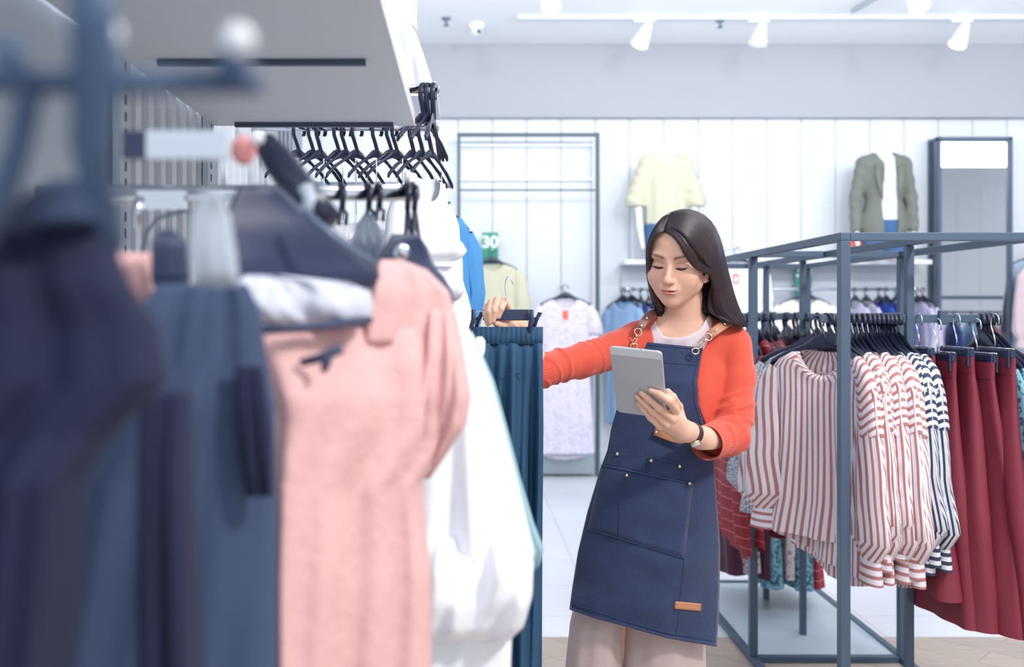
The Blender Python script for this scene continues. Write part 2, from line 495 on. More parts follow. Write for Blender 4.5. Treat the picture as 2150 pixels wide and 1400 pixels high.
m = MB(); m.sphere((xa + .02, d, zr), 0.022); m.sphere((xb - .14, d, zr), 0.022); m.build('end_cap', M_chrome, t)

# ------------------------------------------------------------------ mirror cabinet at the right
t = thing('standing_mirror', 'tall mirror in a dark metal frame against the back wall, right', 'mirror')
M_mir = mat('mirror_glass', (238, 244, 248), 0.02, 1.0)
x0, x1, zt, yf = 3.905, 4.49, 2.765, 7.84
m = MB()
for x in (x0, x1):
    fbar(m, (x, yf, 0), (x, yf, zt), 0.030)
fbar(m, (x0, yf, zt), (x1, yf, zt), 0.030); fbar(m, (x0, yf, 0.015), (x1, yf, 0.015), 0.03)
fbar(m, (x0, 7.98, 0), (x0, 7.98, zt), 0.034); fbar(m, (x1, 7.98, 0), (x1, 7.98, zt), 0.034)
fbar(m, (x0, yf, zt), (x0, 7.98, zt), 0.030); fbar(m, (x1, yf, zt), (x1, 7.98, zt), 0.030)
m.build('frame', M_metal, t)
m = MB(); m.box(((x0 + x1) / 2, yf + 0.012, zt / 2), (x1 - x0 - .03, 0.012, zt - .03)); m.build('glass', M_mir, t)
# ================================================================== hangers and garments (kinds)
def hook_path(r=0.020, stem=0.05, z=0.0):
    """a hook that hangs over a rail lying across it; top of the rail at z = 0; hook plane is the hanger plane (x)"""
    pts = []
    for i in range(13):
        a = math.radians(-35 + i * (215 / 12))
        pts.append((math.cos(a) * r, 0, math.sin(a) * r - r * 0.9 + z))
    # the last point is at angle 180 deg (left side); come down to the middle
    pts += [(-r * 0.95, 0, -r * 1.6 + z), (-r * 0.4, 0, -r * 2.6 + z), (0, 0, -r * 3.4 + z), (0, 0, -r * 3.4 - stem + z)]
    return pts

def make_hanger(label, group, hw=0.20, hook_m=None, body_m=None, name='clothes_hanger', slim=1.0):
    t = thing(name, label, 'clothes hanger', group=group)
    m = MB(); m.tube(hook_path(0.022, 0.012), [(0.0065, 0.0035)] * 17, 8, up=(0, 1, 0)); m.build('hook', hook_m or M_black, t)
    m = MB()
    path = [(-hw, 0, -0.165), (-hw * .96, 0, -0.155), (-hw * .7, 0, -0.128), (-hw * .4, 0, -0.106), (-hw * .15, 0, -0.088), (0, 0, -0.083),
            (hw * .15, 0, -0.088), (hw * .4, 0, -0.106), (hw * .7, 0, -0.128), (hw * .96, 0, -0.155), (hw, 0, -0.165)]
    m.tube(path, [(a_ * slim, b_ * (slim + 1) / 2) for a_, b_ in [(0.005, 0.004), (0.010, 0.007), (0.010, 0.0075), (0.009, 0.006), (0.022, 0.005), (0.030, 0.005), (0.022, 0.005), (0.009, 0.006), (0.010, 0.0075), (0.010, 0.007), (0.005, 0.004)]], 8, up=(0, 0, 1))
    m.build('shoulder_bar', body_m or M_black, t)
    return t

def make_clip_hanger(label, group, hw=0.15):
    t = thing('clip_hanger', label, 'clothes hanger', group=group)
    m = MB(); m.tube(hook_path(0.022, 0.03), 0.002, 6, up=(0, 1, 0)); m.build('hook', M_chrome, t)
    m = MB(); m.box((0, 0, -0.115), (2 * hw * .92, 0.010, 0.022)); m.build('bar', M_blackm, t, bevel=0.002)
    for s in (-1, 1):
        m = MB(); m.box((s * hw * .82, -0.008, -0.128), (0.014, 0.006, 0.055)); m.box((s * hw * .82, 0.008, -0.128), (0.014, 0.006, 0.055))
        m.box((s * hw * .82, 0, -0.11), (0.014, 0.016, 0.012))
        c = m.build('clip', M_blackm, t, bevel=0.002)
    m = MB(); m.tube([(-hw, 0, -0.10), (hw, 0, -0.10)], 0.0022, 6); m.build('wire', M_chrome, t)
    return t

def cloth_ring(hw, th, z, xo, yo, ph, amp, k, n=56, pw=0.75):
    """one horizontal section of a hanging garment: a flattened closed loop with vertical folds"""
    pts = []; us = []
    prev = None; L = 0
    for i in range(n + 1):
        a = 2 * math.pi * i / n
        c, s = math.cos(a), math.sin(a)
        x = math.copysign(abs(c) ** pw, c) * hw
        y = math.copysign(abs(s) ** 0.8, s) * th
        fo = amp * (math.sin(k * x / max(hw, 1e-3) * 3.0 + ph + (1.7 if s < 0 else 0)) * 0.6 + 0.4 * math.sin(2.3 * k * x / max(hw, 1e-3) * 3 + 2 * ph + z * 5))
        y += fo * (1 if s >= 0 else -1) * min(1, abs(s) * 2)
        p = (x + xo, y + yo, z)
        if prev: L += math.hypot(p[0] - prev[0], p[1] - prev[1])
        prev = p
        pts.append(p); us.append(L)
    return pts, us

def body_loft(m, prof, seed=0, k=3.0, n=56, close_bottom=False, uscale=True):
    """prof rows: (z, half width, half thickness, x off, y off, fold amplitude)"""
    rnd = random.Random(seed); ph = rnd.uniform(0, 6)
    rows, uvs = [], []
    # resample profile finely
    fine = []
    for a, b in zip(prof[:-1], prof[1:]):
        q = max(1, int(abs(b[0] - a[0]) / 0.035))
        for i in range(q):
            t = i / q; fine.append([a[j] + (b[j] - a[j]) * t for j in range(6)])
    fine.append(list(prof[-1]))
    wmax = max(f[1] for f in fine)
    for z, hw, th, xo, yo, am in fine:
        pts, us = cloth_ring(hw, th, z, xo, yo + 0.006 * math.sin(z * 9 + ph), ph + z * 0.6, am, k, n)
        if uscale:
            tot = us[-1]; us = [u / tot * 4 * wmax for u in us]
        rows.append(pts); uvs.append([(u, z) for u in us])
    m.grid(rows, uvs)
    return m

def sleeve(m, path, radii, seed=0, folds=6, amp=0.10, up=(1, 0, 0), n=26):
    ph = random.Random(seed).uniform(0, 6)
    fine, rr = [], []
    for i in range(len(path) - 1):
        a, b = Vector(path[i]), Vector(path[i + 1]); q = max(2, int((b - a).length / 0.03))
        for j in range(q):
            t = j / q; fine.append(a.lerp(b, t)); ra, rb = radii[i], radii[i + 1]; t = (1 - math.cos(math.pi * t)) / 2
            rr.append((ra[0] + (rb[0] - ra[0]) * t, ra[1] + (rb[1] - ra[1]) * t))
    fine.append(Vector(path[-1])); rr.append(radii[-1])
    m.tube(fine, rr, n, up=up, cap=False, fold=lambda th, t: amp * (0.5 + 0.5 * t) * (math.sin(folds * th + ph + 2 * t) * 0.6 + 0.4 * math.sin((folds * 2 + 1) * th + 2 * ph)))
    return m

M_st_pink = stripe_mat('terracotta_and_white_stripe', (236, 236, 246), (186, 124, 122), 42, 0.56)
M_st_navy = stripe_mat('navy_and_white_stripe', (232, 236, 244), (48, 62, 92), 42, 0.50)
M_st_pink_c = stripe_mat('terracotta_and_white_stripe_cuff', (236, 236, 246), (186, 124, 122), 42, 0.56, axis=1)
M_st_navy_c = stripe_mat('navy_and_white_stripe_cuff', (232, 236, 244), (48, 62, 92), 42, 0.50, axis=1)

def make_blouse(label, group, Mb, Mc, seed=0, hw=0.20, length=0.66, sl=0.44, name='striped_blouse', top=-0.095, scoop=0.07, puff=0.088, cap=False):
    """long sleeved round necked blouse on a hanger, hanging from z = 0; x is the shoulder line, -y the front"""
    rnd = random.Random(seed)
    t = thing(name, label, 'blouse', group=group)
    zb = top - length
    m = MB()
    prof = [(top - 0.012, 0.088, 0.018, 0, 0, 0.001), (top - 0.026, 0.118, 0.024, 0, 0, 0.001), (top - 0.05, hw * 0.86, 0.026, 0, 0, 0.002),
            (top - 0.075, hw * 0.98, 0.022, 0, 0, 0.003), (top - 0.16, hw * 0.94, 0.026, 0, 0, 0.005), (top - length * .5, hw * 0.98, 0.030, 0, 0, 0.008),
            (top - length * .8, hw * 1.10, 0.032, 0, 0, 0.012), (zb, hw * 1.18, 0.034, rnd.uniform(-.01, .01), 0, 0.014)]
    rnd2 = random.Random(seed); ph = rnd2.uniform(0, 6)
    m2 = MB(); body_loft(m2, prof, seed, 3.0)
    # scoop the front of the neck opening down, dip the hem at the back
    nv = []
    for (x, y, z) in m2.v:
        e = max(0.0, 1 - (x / 0.092) ** 2) ** .8
        if z > top - 0.16: z -= e * (scoop if y < 0.004 else 0.012) * min(1, (z - (top - 0.16)) / 0.148)
        if z < zb + 0.12:
            q = 1 - (z - zb) / 0.12
            z -= q * (0.05 * math.cos(x / hw * 1.4) if y > 0 else -0.01)
        nv.append((x, y, z))
    m.add(nv, m2.f, m2.uv)
    m.build('bodice', Mb, t)
    for s in (-1, 1):
        if cap:
            m = MB(); cpth = [(s * hw * 0.74, 0, top - 0.040), (s * hw * .98, 0, top - 0.082), (s * (hw + 0.018), 0, top - 0.15), (s * (hw + 0.030), 0, top - 0.245)]
            sleeve(m, cpth, [(0.022, 0.024), (0.036, 0.034), (0.048, 0.038), (0.056, 0.040)], seed + 7 * s, 3, 0.05, up=(1, 0, 0))
            m.uv = [(u_, v_ * 1.0 + 0.030 * abs(math.cos(2 * math.pi * (i_ % 27) / 26)) ) for i_, (u_, v_) in enumerate(m.uv)]
            m.build('sleeve_cap', Mc, t)
        pa = [(s * hw * 0.93, 0, top - 0.075), (s * (hw + 0.015), 0, top - 0.14), (s * (hw + 0.035), rnd.uniform(-.015, .015), top - 0.16 - sl * .5), (s * (hw + 0.03), rnd.uniform(-.03, .03), top - 0.15 - sl)]
        ra = [(0.028, 0.020), (0.050, 0.032), (puff * .85, puff * .50), (0.036, 0.027)]
        m = MB()
        pm = pa[2:3]
        pa2 = pa[:3] + [(s * (hw + 0.035), pa[3][1], top - 0.15 - sl * .86), pa[3]]
        ra2 = ra[:3] + [(puff, puff * .58), ra[3]]
        sleeve(m, pa2, ra2, seed + s, 8, 0.13, up=(1, 0, 0)); m.build('sleeve', Mb, t)
        e = Vector(pa[3]); m = MB()
        m.tube([e + Vector((0, 0, 0.006)), e + Vector((0, 0, -0.028)), e + Vector((0, 0, -0.062))], [(0.040, 0.029), (0.048, 0.033), (0.052, 0.035)], 20, up=(1, 0, 0), cap=False)
        m.build('cuff', Mc, t)
    return t

def make_trousers(label, group, M, seed=0, hw=0.15, length=0.88, top=-0.125, name='trousers', th=0.014, thb=0.055, flare=1.35, k=2.0, xs=0.0):
    rnd = random.Random(seed)
    t = thing(name, label, 'trousers', group=group)
    m = MB()
    body_loft(m, [(top - 0.045, hw, th, 0, 0, 0.001), (top - 0.2, hw * (1 + (flare - 1) * .2), th + (thb - th) * .35, xs * .25, 0, 0.004), (top - length * .6, hw * (1 + (flare - 1) * .65), th + (thb - th) * .75, xs * .65 + rnd.uniform(-.01, .01), 0, 0.009),
                  (top - length, hw * flare, thb, xs + rnd.uniform(-.015, .015), 0, 0.014)], seed, k)
    m.build('legs', M, t)
    m = MB(); body_loft(m, [(top, hw * 1.0, th + 0.001, 0, 0, 0.0), (top - 0.05, hw * 1.012, th + 0.003, 0, 0, 0.0005)], seed, k)
    m.build('waistband', M, t)
    return t

# ================================================================== the standing garment rack
RZ = 1.345 - 0.013      # rail centre height
XA, XM, XB = 1.115, 1.40, 1.69
D0, D1, D2 = 2.80, 3.68, 4.70
RT = 1.586
S = 0.030
t = thing('garment_rack', 'blue-grey square tube garment rack holding striped blouses and maroon trousers', 'clothes rack', (0, 0, 0))
RACK = t
def post(x, y, s=S, zt=RT - 0.0242, z0=0.0242):
    m = MB(); m.box((x, y, (z0 + zt) / 2), (s, s, zt - z0)); return m.build('post', M_metal, t, bevel=0.002)
for x in (XA, XB):
    for y in (D0, D1, D2): post(x, y)
for y in (3.0, 3.94, 4.42): post(XM, y, 0.024, RT - 0.0255, 0.0 if y == 3.0 else 0.018)
def bar(name, a, b, sx=0.030, sz=0.024, M=None):
    a = Vector(a); b = Vector(b); c = (a + b) / 2; d = b - a
    m = MB(); m.box(c, (abs(d.x) + sx, abs(d.y) + sx, abs(d.z) + sz)); return m.build(name, M or M_metal, t, bevel=0.002)
for x in (XA, XB): bar('top_bar', (x, D0, RT - 0.012), (x, D2, RT - 0.012))
bar('top_bar', (XM, D0 + .0285, RT - 0.0125), (XM, D2 - .0285, RT - 0.0125), 0.026)
for y in (D0, D2): bar('cross_bar', (XA + .030, y, RT - 0.012), (XB - .030, y, RT - 0.012))
for xa_, xb_ in ((XA, XM - .002), (XM + .002, XB)): bar('cross_bar', (xa_ + .030, D1, RT - 0.012), (xb_ - .030, D1, RT - 0.012))
for x in (XA, XB): bar('base_bar', (x, D0, 0.012), (x, D2, 0.012))
for y in (D0, D1, D2): bar('base_bar', (XA + .030, y, 0.012), (XB - .030, y, 0.012))
bar('hanging_rail', (XA + .012, 3.0, RZ), (1.688, 3.0, RZ), 0.012, 0.026)
bar('hanging_rail', (XA - .06, 3.86, RZ), (1.57, 3.86, RZ), 0.012, 0.026)
bar('hanging_rail', (XA - .06, 4.42, RZ), (1.60, 4.42, RZ), 0.012, 0.026)
m = MB(); m.box((1.402 + .1, 2.99, RZ + 0.004), (0.028, 0.02, 0.046)); m.build('rail_bracket', M_metal, t, bevel=0.004)
M_basepanel = mat('pale_blue_grey_base_panel', (196, 212, 226), 0.35)
m = MB(); m.box(((XA + XB) / 2, (D1 + D2) / 2, 0.012), (XB - XA - .03, D2 - D1 - .03, 0.012)); m.build('base_panel', M_basepanel, t)

RTOP = RZ + 0.013
HP = math.pi / 2
# ---- striped blouses on the near rail
hp = make_hanger('black plastic hanger holding a striped blouse on the near rail of the rack', 'black hangers with striped blouses on the near rail')
bp = make_blouse('white and terracotta striped blouse with gathered sleeves packed on the rack', 'terracotta striped blouses on the near rail', M_st_pink, M_st_pink_c, 1, cap=True)
bn = make_blouse('white and navy striped blouse between the terracotta ones and the maroon trousers', 'navy striped blouses on the near rail', M_st_navy, M_st_navy_c, 2, cap=True)
rnd = random.Random(5)
xs_p = [1.155, 1.178, 1.199, 1.219, 1.237, 1.254, 1.270, 1.285, 1.299, 1.313]
xs_n = [1.327, 1.340, 1.353, 1.366]
first = True
# the first one hangs turned towards the camera
f_h = dup(hp, (1.140, 3.0, RTOP), (0, 0, math.radians(-52)), 'black plastic hanger of the frontmost striped blouse, turned to face the aisle')
del f_h['group']
f_b = make_blouse('frontmost terracotta striped blouse, turned so its round neckline and front show', None, M_st_pink, M_st_pink_c, 31, hw=0.19, length=0.62, sl=0.40, scoop=.085)
f_b.location = (1.140, 3.0, RTOP); f_b.rotation_euler = (0, 0, math.radians(-52))
for i, x in enumerate(xs_p + xs_n):
    rz = -HP + rnd.uniform(-0.05, 0.05) + (0.10 if i < 2 else 0)
    pr = bp if x in xs_p else bn
    sc = (rnd.uniform(0.95, 1.04), rnd.uniform(0.55, 0.75), rnd.uniform(0.93, 1.05))
    if i == 0:
        hp.location = (x, 3.0, RTOP); hp.rotation_euler = (0, 0, rz)
        bp.location = (x, 3.0, RTOP); bp.rotation_euler = (0, 0, rz); bp.scale = sc
    else:
        dup(hp, (x, 3.0, RTOP), (0, 0, rz))
        if x == xs_n[0]: bn.location = (x, 3.0, RTOP); bn.rotation_euler = (0, 0, rz); bn.scale = sc
        else: dup(pr, (x, 3.0, RTOP), (0, 0, rz), sc=sc)
    if x in xs_n and x != xs_n[0]: pass
# ---- maroon trousers on clip hangers
M_maroon = mat('maroon_twill', (128, 42, 62), 0.7, bump=(90, 0.1), var=0.10, varscale=5)
ch = make_clip_hanger('clip hanger with a chrome hook holding maroon trousers on the near rail', 'clip hangers with maroon trousers', hw=0.10)
mtr = [(1.425, 0.90, 0.98, 'maroon wide-leg trousers beside the navy striped blouses, half in shade'), (1.468, 0.98, 0.90, 'maroon wide-leg trousers, second from the navy striped blouses'),
       (1.512, 1.0, 1.03, 'maroon wide-leg trousers standing highest among the maroon pairs'), (1.558, 0.98, 0.98, 'maroon wide-leg trousers, third clear pair from the left'),
       (1.596, 1.0, 0.95, 'maroon wide-leg trousers beside the teal floral blouses')]
for i, (x, sz, sx, lab) in enumerate(mtr):
    q = make_trousers(lab, 'maroon trousers on the near rail', M_maroon, 40 + i, hw=0.092, length=0.785 * sz, thb=0.050, flare=1.8, k=1.2, xs=0.06)
    q.location = (x, 2.985 - 0.03 * i, RTOP - 0.015 * (i % 2)); q.rotation_euler = (0, 0, -HP + (-0.06, 0.03, -0.03, 0.05, 0.0)[i])
    if i == 0: ch.location = q.location; ch.rotation_euler = q.rotation_euler
    c_ = ch if i == 0 else dup(ch, q.location, q.rotation_euler)
    c_['label'] = 'clip hanger of the ' + lab.replace(',', '')
    if 'group' in c_: del c_['group']
# ---- teal floral blouses at the right end
M_floral = print_mat('teal_floral_cloth', (128, 182, 200), (58, 96, 122), 34, 0.45, 'noise')
tb = make_blouse('teal blouse with dark leafy print beside the maroon trousers, right edge', 'teal floral blouses at the right end of the rack', M_floral, M_floral, 9, hw=0.20, length=0.66, sl=0.40, name='floral_blouse')
th_ = make_hanger('black plastic hanger holding a teal floral blouse at the right end of the rail', 'black hangers with teal floral blouses')
for i, x in enumerate((1.628, 1.643, 1.657, 1.672)):
    rz = -HP + 0.06 * (i - 1.5) * .5
    if i == 0:
        for o in (tb, th_): o.location = (x, 3.0, RTOP); o.rotation_euler = (0, 0, rz)
        tb.scale = (1, .5, 1)
    else: dup(tb, (x, 3.0, RTOP), (0, 0, rz), sc=(1, .5, 1 - .02 * i)); dup(th_, (x, 3.0, RTOP), (0, 0, rz))

# ---- blouses with small prints behind the frontmost striped one
M_geo = print_mat('blue_grey_geometric_print', (214, 222, 230), (74, 100, 128), 90, 0.07, 'voronoi')
M_geo2 = print_mat('rose_geometric_print', (216, 204, 212), (170, 140, 150), 95, 0.06, 'voronoi')
for i, (x, M, lab) in enumerate(((1.10, M_geo, 'blouse with small blue geometric print behind the frontmost striped blouse'), (1.125, M_geo2, 'blouse with small rose geometric print between the blue print and the stripes'))):
    q = make_blouse(lab, None, M, M, 60 + i, hw=0.19, length=0.50, sl=0.40, name='printed_blouse')
    q.location = (x + .13, 3.32, RTOP - .01); q.rotation_euler = (0, 0, math.radians(-35)); q.scale = (1, .6, 1)
    if i == 1: q.location = (x + .14, 3.24, RTOP - .01)
    hh = dup(hp, q.location, q.rotation_euler, 'black hanger of the ' + ('blue' if i == 0 else 'rose') + ' geometric print blouse'); del hh['group']

# ---- red striped dresses and mixed clothes on the farther rail
M_red = stripe_mat('red_cloth_fine_line', (150, 44, 58), (214, 120, 124), 22, 0.9, axis=1, edge=0.02)
M_redl = stripe_mat('bright_red_cloth_fine_line', (206, 66, 66), (230, 130, 120), 20, 0.9, axis=1, edge=0.02)
rd = make_blouse('red fine-striped dress on the farther rail beside the woman', 'red striped dresses on the farther rail', M_red, M_redl, 77, hw=0.19, length=0.80, sl=0.22, name='striped_dress', puff=0.06)
rh = make_hanger('black hanger with a red striped dress on the farther rail', 'black hangers with red dresses')
for i, x in enumerate((1.075, 1.10, 1.15, 1.185, 1.215, 1.245)):
    rz = -HP + rnd.uniform(-.05, .05)
    if i == 0:
        for o in (rd, rh): o.location = (x, 3.86, RTOP); o.rotation_euler = (0, 0, rz)
    else: dup(rd, (x, 3.86, RTOP), (0, 0, rz), sc=(1, .8, rnd.uniform(.9, 1.05))); dup(rh, (x, 3.86, RTOP), (0, 0, rz))
M_beigefl = print_mat('beige_floral_ruffle_cloth', (214, 198, 200), (120, 112, 136), 38, 0.42, 'noise')
M_darkm = mat('dark_wine_velvet', (74, 24, 52), 0.8, sheen=.3)
M_navy = mat('dark_navy_cloth', (34, 42, 78), 0.8)
lst = [(1.22, M_darkm, 'dark wine long skirt hanging low on the far rail', 1.06, .045), (1.275, M_beigefl, 'beige floral ruffled dress hanging low on the far rail', 1.05, .06), (1.33, M_darkm, 'dark wine long skirt behind the beige floral dress', 1.08, .045),
       (1.385, M_floral, 'teal floral long dress hanging nearly to the base panel', 1.12, .05), (1.44, M_beigefl, 'beige floral dress with a long tie end beside the teal one', 1.08, .04), (1.50, M_floral, 'teal floral dress with a hem trailing on the base panel', 1.13, .05),
       (1.55, M_red, 'red long dress at the right end of the far rail', 1.12, .04)]
for i, (x, M, lab, L, th) in enumerate(lst):
    t2 = thing('long_dress', lab, 'dress')
    m = MB()
    body_loft(m, [(-0.10, 0.07, 0.02, 0, 0, 0.001), (-0.15, 0.18, 0.02, 0, 0, 0.002), (-0.5, 0.17, th * .7, 0, 0, 0.006), (-0.10 - L * .8, 0.20, th, 0, 0, 0.014), (-0.10 - L, 0.22, th * 1.2, 0, 0, 0.018)], 90 + i, 3)
    m.build('cloth', M, t2)
    t2.location = (x, 4.42, RTOP); t2.rotation_euler = (0, 0, -HP + rnd.uniform(-.1, .1))
    hh = dup(hp, (x, 4.42, RTOP), t2.rotation_euler, 'black hanger holding a long dress on the far rail', 'black hangers with long dresses on the far rail')
# dark strappy tops on the farther rail
M_strap = mat('black_satin', (36, 40, 66), 0.4)
for i, x in enumerate((1.30, 1.34, 1.385, 1.43)):
    t2 = thing('dark_camisole', 'dark satin top hanging on the farther rail behind the striped blouses', 'top', (x, 3.86, RTOP), -HP, 'dark satin tops on the farther rail')
    m = MB(); body_loft(m, [(-0.10, 0.16, 0.012, 0, 0, 0.001), (-0.3, 0.17, 0.02, 0, 0, 0.004), (-0.62, 0.19, 0.022, 0, 0, 0.006)], 120 + i, 3); m.build('cloth', M_strap, t2)
    dup(rh, (x, 3.86, RTOP), (0, 0, -HP), 'black hanger of a dark satin top on the farther rail', 'black hangers of the dark satin tops')
# ================================================================== the woman
from math import radians as rad, sin, cos, pi
M_skin = mat('skin', (214, 172, 152), 0.48, sub=0.10, spec=0.4)
nt, b = nodes_of(M_skin)
at = nt.nodes.new('ShaderNodeVertexColor'); at.layer_name = 'skin'
nt.links.new(at.outputs['Color'], b.inputs['Base Color'])
M_card = mat('coral_knit', (216, 82, 62), 0.85, sheen=0.3, bump=(500, 0.12))
M_blouse = mat('pale_lilac_linen', (226, 214, 222), 0.85, bump=(300, 0.15))
M_denim = mat('dark_denim', (38, 54, 92), 0.85, sheen=0.2, bump=(160, 0.35), var=0.38, varscale=26)
M_denim2 = mat('denim_seam', (58, 76, 116), 0.85, bump=(300, 0.2))
M_linen = mat('beige_linen', (196, 178, 176), 0.85, bump=(250, 0.18), var=0.06, varscale=60)
M_tan = mat('tan_leather', (186, 130, 98), 0.5, bump=(150, 0.1))
M_tan2 = mat('brown_leather', (142, 100, 92), 0.45)
M_gold = mat('pale_gold_metal', (222, 208, 186), 0.25, 1.0)
M_hair = mat('dark_brown_hair', (46, 32, 36), 0.36, spec=0.5)
nt, b = nodes_of(M_hair)
tc = nt.nodes.new('ShaderNodeTexCoord'); mp = nt.nodes.new('ShaderNodeMapping'); mp.inputs['Scale'].default_value = (900, 6, 1)
nz = nt.nodes.new('ShaderNodeTexNoise'); nz.inputs['Scale'].default_value = 1.0; nz.inputs['Detail'].default_value = 2
rp = nt.nodes.new('ShaderNodeValToRGB'); rp.color_ramp.elements[0].color = rgb(26, 21, 31); rp.color_ramp.elements[1].color = rgb(72, 54, 60)
rp.color_ramp.elements[0].position = 0.35; rp.color_ramp.elements[1].position = 0.75
bp_ = nt.nodes.new('ShaderNodeBump'); bp_.inputs['Strength'].default_value = 0.5; bp_.inputs['Distance'].default_value = 0.002
nt.links.new(tc.outputs['UV'], mp.inputs[0]); nt.links.new(mp.outputs[0], nz.inputs['Vector']); nt.links.new(nz.outputs['Fac'], rp.inputs[0])
nt.links.new(rp.outputs[0], b.inputs['Base Color']); nt.links.new(nz.outputs['Fac'], bp_.inputs['Height']); nt.links.new(bp_.outputs[0], b.inputs['Normal'])

def W(px, py, d): return np.array(P(px, py, d), np.float32)
def proj(p):
    return 975 + p[:, 0] * F / p[:, 1], 650 - (p[:, 2] - CAMZ) * F / p[:, 1]

WOMAN = thing('person', 'woman in a coral cardigan and dark denim apron looking down at a tablet', 'person', (0.46, 2.5, 0.0))
def wchild(o):
    o.parent = WOMAN; o.matrix_parent_inverse = Matrix.Translation(-Vector(WOMAN.location)); return o

# ---- head frame
HO = np.array([0.538, 2.40, 1.4946], np.float32)
HR = np.array((Matrix.Rotation(rad(-27), 3, 'Z') @ Matrix.Rotation(rad(17), 3, 'X') @ Matrix.Rotation(rad(5.0), 3, 'Y')), np.float32)
def to_local(p): return (p - HO) @ HR          # R^T (p - o)
def to_world(q): return np.array(q, np.float32) @ HR.T + HO

def head_sdf(p):
    q = to_local(p)
    qs = q.copy(); qs[:, 0] = np.abs(qs[:, 0])
    d = s_ell(q, (0, .018, .034), (.070, .091, .078))
    d = smin(d, s_ell(q, (0, -.020, -.020), (.0615, .066, .088)), .03)
    d = smin(d, s_ell(q, (0, -.040, -.070), (.043, .043, .040)), .03)          # jaw
    d = smin(d, s_ell(q, (0, -.069, -.098), (.017, .015, .014)), .022)         # chin
    d = smin(d, s_ell(qs, (.036, -.052, -.036), (.024, .024, .026)), .026)     # cheeks
    d = smin(d, s_ell(q, (0, -.060, .050), (.048, .024, .034)), .03)           # forehead
    d = smin(d, s_ell(qs, (.028, -.076, .020), (.020, .010, .008)), .018)      # brow ridge
    d = smax(d, -s_ell(qs, (.0315, -.1005, .000), (.0195, .019, .0125)), .010)   # sockets
    d = smin(d, s_ell(qs, (.0315, -.0680, -.0045), (.0160, .0148, .0115)), .0035) # lidded eyes
    d = smin(d, s_cap(q, (0, -.083, .004), (0, -.104, -.034), .0050, .0082), .011)  # nose bridge
    d = smin(d, s_ell(q, (0, -.1045, -.036), (.0098, .0095, .0085)), .008)     # tip
    d = smin(d, s_ell(qs, (.0102, -.0945, -.0395), (.0062, .0078, .0060)), .006) # wings
    d = smax(d, -s_ell(qs, (.0062, -.103, -.0465), (.0034, .0045, .0030)), .003)
    d = smin(d, s_ell(q, (0, -.082, -.062), (.021, .013, .016)), .014)         # muzzle
    d = smin(d, s_ell(qs, (.007, -.0935, -.0615), (.0125, .0060, .0042)), .004)  # upper lip
    d = smin(d, s_ell(q, (0, -.0925, -.0705), (.0150, .0070, .0052)), .004)    # lower lip
    lipz = -.0652 + .0018 * (np.minimum(qs[:, 0], .03) / .022) ** 2
    cut = np.maximum(np.abs(q[:, 2] - lipz) - .0012, np.maximum(qs[:, 0] - .0225, np.abs(q[:, 1] + .097) - .008))
    d = smax(d, -cut, .0022)
    d = smax(d, -s_ell(q, (0, -.0965, -.080), (.013, .006, .005)), .008)       # dip under the lip
    # ears
    e = s_ell(qs, (.0725, .014, -.030), (.007, .017, .028))
    e = smax(e, -s_ell(qs, (.081, .010, -.026), (.006, .009, .015)), .004)
    e = smin(e, s_sph(qs, (.0690, .003, -.058), .0078), .008)
    d = smin(d, s_ell(qs, (.046, -.008, -.062), (.019, .026, .026)), .022)   # jaw angle
    d = smin(d, e, .005)
    return d

def neck_sdf(p):
    d = s_cap(p, W(1436, 622, 2.445), W(1428, 705, 2.485), .0460, .049)
    d = smin(d, s_cap(p, W(1428, 694, 2.50), W(1530, 722, 2.50), .040, .036), .05)
    d = smin(d, s_cap(p, W(1428, 694, 2.50), W(1338, 716, 2.47), .040, .036), .05)
    d = smin(d, s_ell(p, W(1425, 812, 2.52), (.132, .092, .195)), .05)
    # collar bones and the hollow between them
    d = smin(d, s_cap(p, W(1437, 707, 2.441), W(1500, 690, 2.47), .007), .016)
    d = smin(d, s_cap(p, W(1412, 707, 2.441), W(1365, 695, 2.455), .007), .016)
    return d
def upper_sdf(p): return smin(head_sdf(p), neck_sdf(p), .016)

def chain(p, pts, k=.004):
    d = None
    for (a, ra), (c, rc) in zip(pts[:-1], pts[1:]):
        s = s_cap(p, a, c, ra, rc)
        d = s if d is None else smin(d, s, k)
    return d
def FW(l, rs): return [(W(*a), r) for a, r in zip(l, rs)]
TL, BLc = Vector(W(1279, 728, 2.120)), Vector(W(1295, 865, 2.222))
dlo, dhi = 1.95, 2.12
for _ in range(40):
    dm = (dlo + dhi) / 2; TR_ = Vector(W(1389, 740, dm))
    if (TR_ - TL).dot(BLc - TL) > 0: dhi = dm
    else: dlo = dm
ux = (TR_ - TL).normalized(); uy = (BLc - TL); uy = (uy - ux * uy.dot(ux)).normalized(); un = ux.cross(uy).normalized()
if un.y < 0: un = -un
def tab_d(px, py):
    """depth of the tablet's back face where the line of sight through px, py meets it"""
    v = P(px, py, 1.0) - Vector((0, 0, CAMZ)); return (TL - Vector((0, 0, CAMZ))).dot(un) / v.dot(un)
def FT(l, rs, first, side=-1):
    out = []
    for i, (a, r) in enumerate(zip(l, rs)):
        px, py, d_ = a
        if i >= first: d_ = tab_d(px, py) - r * 1.02 if side < 0 else tab_d(px, py) + .0085 + r
        out.append((W(px, py, d_), r))
    return out
